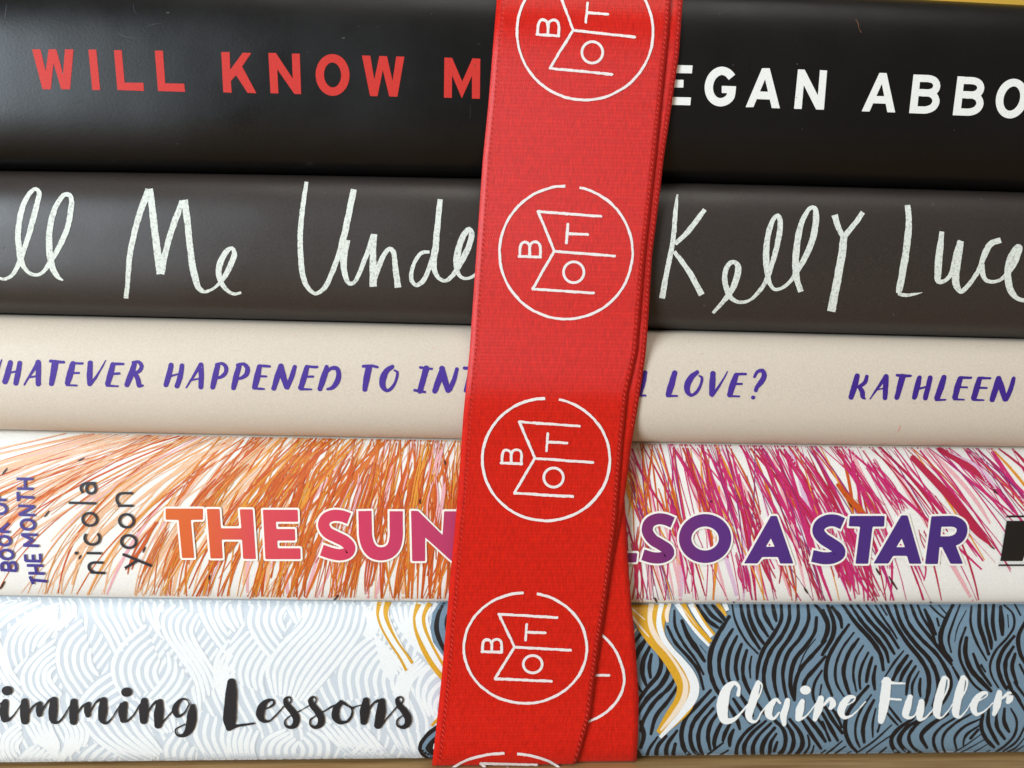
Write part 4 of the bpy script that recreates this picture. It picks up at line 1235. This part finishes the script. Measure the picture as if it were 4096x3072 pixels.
# ------------------------------------------------------------------ the ribbon
class Front(Surface):
    """the taut face of the ribbon: hull over the five spines, moved out by 'off'"""
    y0 = 0.0

    def __init__(self, off):
        pts = []
        for sp in SP:
            zt, zb = float(np.polyval(sp.top, 0)), float(np.polyval(sp.bot, 0))
            for s in np.linspace(-1, 1, 81):
                pts.append(((zt + zb) / 2 + s * (zt - zb) / 2, sp.y0 + sp.d * (1 - max(0, 1 - abs(s) ** sp.p) ** (1 / sp.p))))
        pts.sort()
        h = []
        for q in pts:
            while len(h) > 1 and (h[-1][0] - h[-2][0]) * (q[1] - h[-2][1]) - (h[-1][1] - h[-2][1]) * (q[0] - h[-2][0]) <= 0:
                h.pop()
            h.append(q)
        z = np.linspace(h[0][0], h[-1][0], 1200)
        y = np.interp(z, [q[0] for q in h], [q[1] for q in h])
        k = np.exp(-0.5 * (np.arange(-60, 61) / 14) ** 2)
        k /= k.sum()
        ys = np.convolve(np.pad(y, 60, mode='edge'), k, 'valid')
        dip = np.interp(z, [q[0] for q in pts], [q[1] for q in pts])
        k2 = np.exp(-0.5 * (np.arange(-120, 121) / 38) ** 2)
        dip = np.convolve(np.pad(dip, 120, mode='edge'), k2 / k2.sum(), 'valid')
        self.z, self.yy = z, np.minimum(ys, y) - off + 0.10 * np.maximum(dip - ys, 0)
        hold = float(np.interp(0.009, z, self.yy))
        low = np.clip((0.0050 - z) / 0.0050, 0, 1)
        self.yy = np.where(z < 0.009, hold, self.yy) + 0.0012 * low ** 3
        self.off = off

    def y(self, x, z):
        return np.interp(z, self.z, self.yy)


def edge_fn(pts):
    a = np.array(sorted(pts, key=lambda q: q[1]), dtype=float)

    def f(y):
        lo = a[0, 0] + (a[1, 0] - a[0, 0]) / (a[1, 1] - a[0, 1]) * (y - a[0, 1])
        hi = a[-1, 0] + (a[-1, 0] - a[-2, 0]) / (a[-1, 1] - a[-2, 1]) * (y - a[-1, 1])
        return np.where(y < a[0, 1], lo, np.where(y > a[-1, 1], hi, np.interp(y, a[:, 1], a[:, 0])))
    return f


def satin(name, rgb):
    m = bpy.data.materials.new(name)
    m.use_nodes = True
    nt = m.node_tree
    b = nt.nodes['Principled BSDF']
    uv = nt.nodes.new('ShaderNodeUVMap')
    sx = nt.nodes.new('ShaderNodeSeparateXYZ')
    cb = nt.nodes.new('ShaderNodeCombineXYZ')
    mp = nt.nodes.new('ShaderNodeMapping')
    mp.inputs['Scale'].default_value = (1 / 0.00085, 1 / 0.00013, 1)
    br = nt.nodes.new('ShaderNodeTexBrick')              # staggered floats of the satin weave
    br.offset, br.offset_frequency, br.squash = 0.4, 2, 1.0
    br.inputs['Scale'].default_value = 1.0
    br.inputs['Brick Width'].default_value = 1.0
    br.inputs['Row Height'].default_value = 1.0
    br.inputs['Mortar Size'].default_value = 0.16
    br.inputs['Mortar Smooth'].default_value = 1.0
    br.inputs['Bias'].default_value = 0.0
    c = lin(rgb)
    br.inputs['Color1'].default_value = (c[0] * 1.10, c[1] * 1.25, c[2] * 1.25, 1)
    br.inputs['Color2'].default_value = (c[0] * 0.92, c[1] * 0.85, c[2] * 0.85, 1)
    br.inputs['Mortar'].default_value = (c[0] * 0.78, c[1] * 0.6, c[2] * 0.6, 1)
    n = nt.nodes.new('ShaderNodeTexNoise')
    n.inputs['Scale'].default_value = 1.0
    n.inputs['Detail'].default_value = 3
    mp2 = nt.nodes.new('ShaderNodeMapping')
    mp2.inputs['Scale'].default_value = (5200, 900, 1)
    nt.links.new(uv.outputs['UV'], mp2.inputs['Vector'])
    nt.links.new(mp2.outputs['Vector'], n.inputs['Vector'])
    nt.links.new(uv.outputs['UV'], sx.inputs[0])
    nt.links.new(sx.outputs['Y'], cb.inputs['X'])
    nt.links.new(sx.outputs['X'], cb.inputs['Y'])
    nt.links.new(cb.outputs[0], mp.inputs['Vector'])
    nt.links.new(mp.outputs['Vector'], br.inputs['Vector'])
    mr = nt.nodes.new('ShaderNodeMapRange')
    mr.inputs['From Min'].default_value, mr.inputs['From Max'].default_value = 0.3, 0.7
    mr.inputs['To Min'].default_value, mr.inputs['To Max'].default_value = 0.86, 1.14
    nt.links.new(n.outputs['Fac'], mr.inputs['Value'])
    mx = nt.nodes.new('ShaderNodeMix')
    mx.data_type, mx.blend_type = 'RGBA', 'MULTIPLY'
    mx.inputs['Factor'].default_value = 1
    nt.links.new(br.outputs['Color'], mx.inputs['A'])
    nt.links.new(mr.outputs['Result'], mx.inputs['B'])
    nt.links.new(mx.outputs['Result'], b.inputs['Base Color'])
    sb = nt.nodes.new('ShaderNodeMath')
    sb.operation = 'MULTIPLY_ADD'
    sb.inputs[1].default_value = -0.6
    nt.links.new(br.outputs['Fac'], sb.inputs[0])
    nt.links.new(n.outputs['Fac'], sb.inputs[2])
    bp = nt.nodes.new('ShaderNodeBump')
    bp.inputs['Strength'].default_value = 0.35
    bp.inputs['Distance'].default_value = 0.00004
    nt.links.new(sb.outputs[0], bp.inputs['Height'])
    nt.links.new(bp.outputs['Normal'], b.inputs['Normal'])
    b.inputs['Roughness'].default_value = 0.36
    b.inputs['Anisotropic'].default_value = 0.85
    tg = nt.nodes.new('ShaderNodeTangent')
    tg.direction_type = 'UV_MAP'
    nt.links.new(tg.outputs['Tangent'], b.inputs['Tangent'])
    b.inputs['Specular IOR Level'].default_value = 0.36
    b.inputs['Sheen Weight'].default_value = 0.04
    return m


RIBBON = satin('red_satin', (214, 30, 16))
rib = thing('satin_ribbon', 'glossy red satin ribbon printed with white circle emblems, wrapped upright around the books', 'ribbon', (0.0, -0.002, 0.0))
ROOT_R = Vector((0.0, -0.002, 0.0))
LEFT = [(1987, 0), (1954.6, 403), (1931, 640), (1899, 1103), (1878, 1408), (1853, 1663), (1832, 1968), (1792, 2411), (1765, 2721), (1728, 3065)]
RIGHT = [(2685, 0), (2673, 139), (2622, 648), (2580, 1024), (2548, 1408), (2529, 1431), (2511, 1570), (2492, 1755), (2465, 2096), (2428, 2374), (2395, 2586), (2359, 2869), (2314, 3030), (2296, 3070)]
RIGHT = [q for q in RIGHT if q != (2529, 1431)]
R2 = [(2731, 0), (2715, 222), (2687, 417), (2654, 640), (2643, 741), (2608, 1024), (2592, 1300), (2582, 1422), (2553, 1617), (2525, 1783), (2496, 2010), (2452, 2240), (2400, 2600), (2350, 2900), (2290, 3070)]
L2 = [(x + 30, y) for x, y in LEFT]
R3 = [(2440, 0), (2455, 1000), (2478, 1600), (2499, 2004), (2511, 2235), (2527, 2439), (2536, 2506), (2555, 2788), (2552, 2950), (2546, 3060)]
L3 = [(x + 70, y) for x, y in LEFT]


def ribbon_wrap(off, left, right, name='wrap'):
    fr = Front(off)
    lf, rf = edge_fn(left), edge_fn(right)
    NC = 28
    zs = np.concatenate([np.linspace(fr.z[-1], 0.006, 150), 0.006 * np.linspace(1, 0.06, 26)[1:]])
    rows = []
    for z in zs:
        y = float(fr.y(0, z))
        x = np.linspace(-0.003, 0.018, NC)
        for _ in range(6):
            P = np.stack([x, np.full(NC, y), np.full(NC, z)], 1)
            q, dep = to_px(P)
            tx = lf(q[:, 1]) + (rf(q[:, 1]) - lf(q[:, 1])) * np.linspace(0, 1, NC)
            x = x + (tx - q[:, 0]) * dep / FPX
        rows.append(np.stack([x, np.full(NC, y), np.full(NC, z)], 1))
    top = rows[0]
    ext = []
    zt = float(np.polyval(SP[0].top, 0)) + off + 0.00055
    slope = (rows[0][:, 0] - rows[12][:, 0]) / (rows[0][0, 2] - rows[12][0, 2])
    yb = 0.152 + off
    yf = top[0, 1]
    path = [(yf + 0.0003, zt - 0.0002)] + [(y, zt) for y in np.linspace(yf + 0.001, yb, 24)] + [(yb + 0.001, zt - 0.001)] + [(yb + 0.001, z) for z in np.linspace(zt - 0.004, 0.001, 20)]
    d = 0.0
    for i, (y, z) in enumerate(path):
        d += 0.0 if i == 0 else 0.02 * math.hypot(y - path[i - 1][0], z - path[i - 1][1])
        c = top.copy()
        c[:, 0] += d
        c[:, 1], c[:, 2] = y, z
        ext.append(c)
    bot = rows[-1]
    tail = []
    for y in np.linspace(bot[0, 1] + 0.0008, bot[0, 1] + 0.02, 6):
        c = bot.copy()
        c[:, 1], c[:, 2] = y, 0.00018 - 0.1 * off
        tail.append(c)
    allr = ext[::-1] + rows + tail
    v = np.vstack(allr)
    f = []
    for i in range(len(allr) - 1):
        for j in range(NC - 1):
            a = i * NC + j
            f.append((a, a + NC, a + NC + 1, a + 1))
    o = link(name, v, f, RIBBON, rib, None, True, ROOT_R)
    me = o.data
    uvl = me.uv_layers.new(name='UVMap')
    acc = [0.0]
    for i in range(1, len(allr)):
        acc.append(acc[-1] + float(np.linalg.norm(allr[i][NC // 2] - allr[i - 1][NC // 2])))
    for lp in me.loops:
        i, j = divmod(lp.vertex_index, NC)
        uvl.data[lp.index].uv = (0.021 * j / (NC - 1), acc[i])
    sd = o.modifiers.new('thickness', 'SOLIDIFY')
    sd.thickness = 0.00012
    sd.offset = -1
    return o, fr, lf, rf


W1, FR1, LF1, RF1 = ribbon_wrap(0.00085, LEFT, RIGHT)
W2, FR2, LF2, RF2 = ribbon_wrap(0.00055, L2, R2)
W3, FR3, LF3, RF3 = ribbon_wrap(0.00025, L3, R3)

EMB = mat('white_emblem_ink', (240, 232, 228), 0.5, 0.1, 7000)
LOGO = [
    ([(225, 445), (768, 487)], 0), ([(225, 445), (295, 615), (365, 787)], 0), ([(365, 789), (888, 830)], 0), ([(365, 789), (272, 950), (180, 1112)], 0), ([(180, 1115), (705, 1150)], 0),
    ([(60, 832), (247, 840)], 0), ([(66, 832), (72, 745), (85, 718), (108, 708), (135, 718), (150, 745), (152, 836)], 1), ([(152, 755), (164, 722), (200, 706), (232, 720), (244, 755), (243, 838)], 1),
    ([(482, 555), (470, 718)], 0), ([(478, 635), (655, 645)], 0),
]


def emblem(cx, cy, rx, ry, rot, lift=6e-5, jit=0.5):
    pr = Print(FR1, lift)
    cr, sr = math.cos(rot), math.sin(rot)

    def M(q):
        u, v = (q[0] - 466) / 575, (q[1] - 800) / 575
        u, v = u * cr - v * sr, u * sr + v * cr
        return (cx + u * rx, cy + v * ry)
    for st, sm in LOGO:
        pr.stroke([M(q) for q in st], 10.4, smooth=bool(sm), step=5, cap='round', jit=jit)
    pr.stroke([M((533 + 88 * math.cos(a), 970 + 90 * math.sin(a))) for a in np.linspace(0, 2 * math.pi, 30)[:-1]], 10.4, closed=True, step=6)
    g0, g1 = math.atan2(230 - 800, 585 - 466), math.atan2(222 - 800, 460 - 466) + 2 * math.pi
    pr.stroke([M((466 + 575 * math.cos(a), 800 + 575 * math.sin(a))) for a in np.linspace(g0, g1, 70)], 10.4, step=6, cap='butt', jit=jit)
    return pr


LIMR = (lambda x: -400.0, lambda x: 3068.0)
for args in ((2339.6, 128.7, 272, 272, 0.030), (2263.7, 1010.3, 266, 266, 0.0), (2184.1, 1837.4, 255, 244.5, -0.004), (2101, 2591, 246, 221, -0.016), (2025, 3116, 236, 104, -0.02)):
    pr = emblem(*args)
    pr.lim = LIMR
    pr.build('emblem', EMB, W1)
pr = Print(FR3, 6e-5)
Z2 = 1269 / 1024
pr.stroke(T(2048, 2304, [(330, 250), (400, 270), (445, 292), (500, 350), (540, 430), (555, 500), (545, 570), (510, 630), (455, 682), (385, 718), (300, 740)], Z2), 10.4, step=6, jit=0.5)
pr.stroke(T(2048, 2304, [(300, 490), (480, 492)], Z2), 10.4, step=6, jit=0.5)
pr.build('emblem', EMB, W3)

# woven selvedge: two rows of tiny ticks along each visible edge
SEL = [mat('selvedge_thread', (226, 66, 56), 0.5, 0.1), mat('selvedge_shadow_thread', (172, 20, 16), 0.6, 0.1)]


def selvedge(fr, ef, inset, parent, y0=-60, y1=3040):
    pr = Print(fr, 3e-5)
    y, k = y0, 0
    while y < y1:
        x = float(ef(np.array(y))) + inset
        s_ = 3.0 if k % 2 else -3.0
        pr.stroke([(x + s_ - 3, y, 3.2), (x + s_ + 2, y + random.uniform(5, 9), 3.2)], None, 0 if k % 2 else 1, step=5)
        y += random.uniform(8, 12)
        k += 1
    pr.build('selvedge_stitching', SEL, parent)


selvedge(FR1, LF1, 27, W1)
selvedge(FR1, RF1, -16, W1)
selvedge(FR2, RF2, -14, W2, y1=1700)

# ------------------------------------------------------------------ render settings
SC.render.engine = 'CYCLES'
SC.render.resolution_x, SC.render.resolution_y = 1024, 768
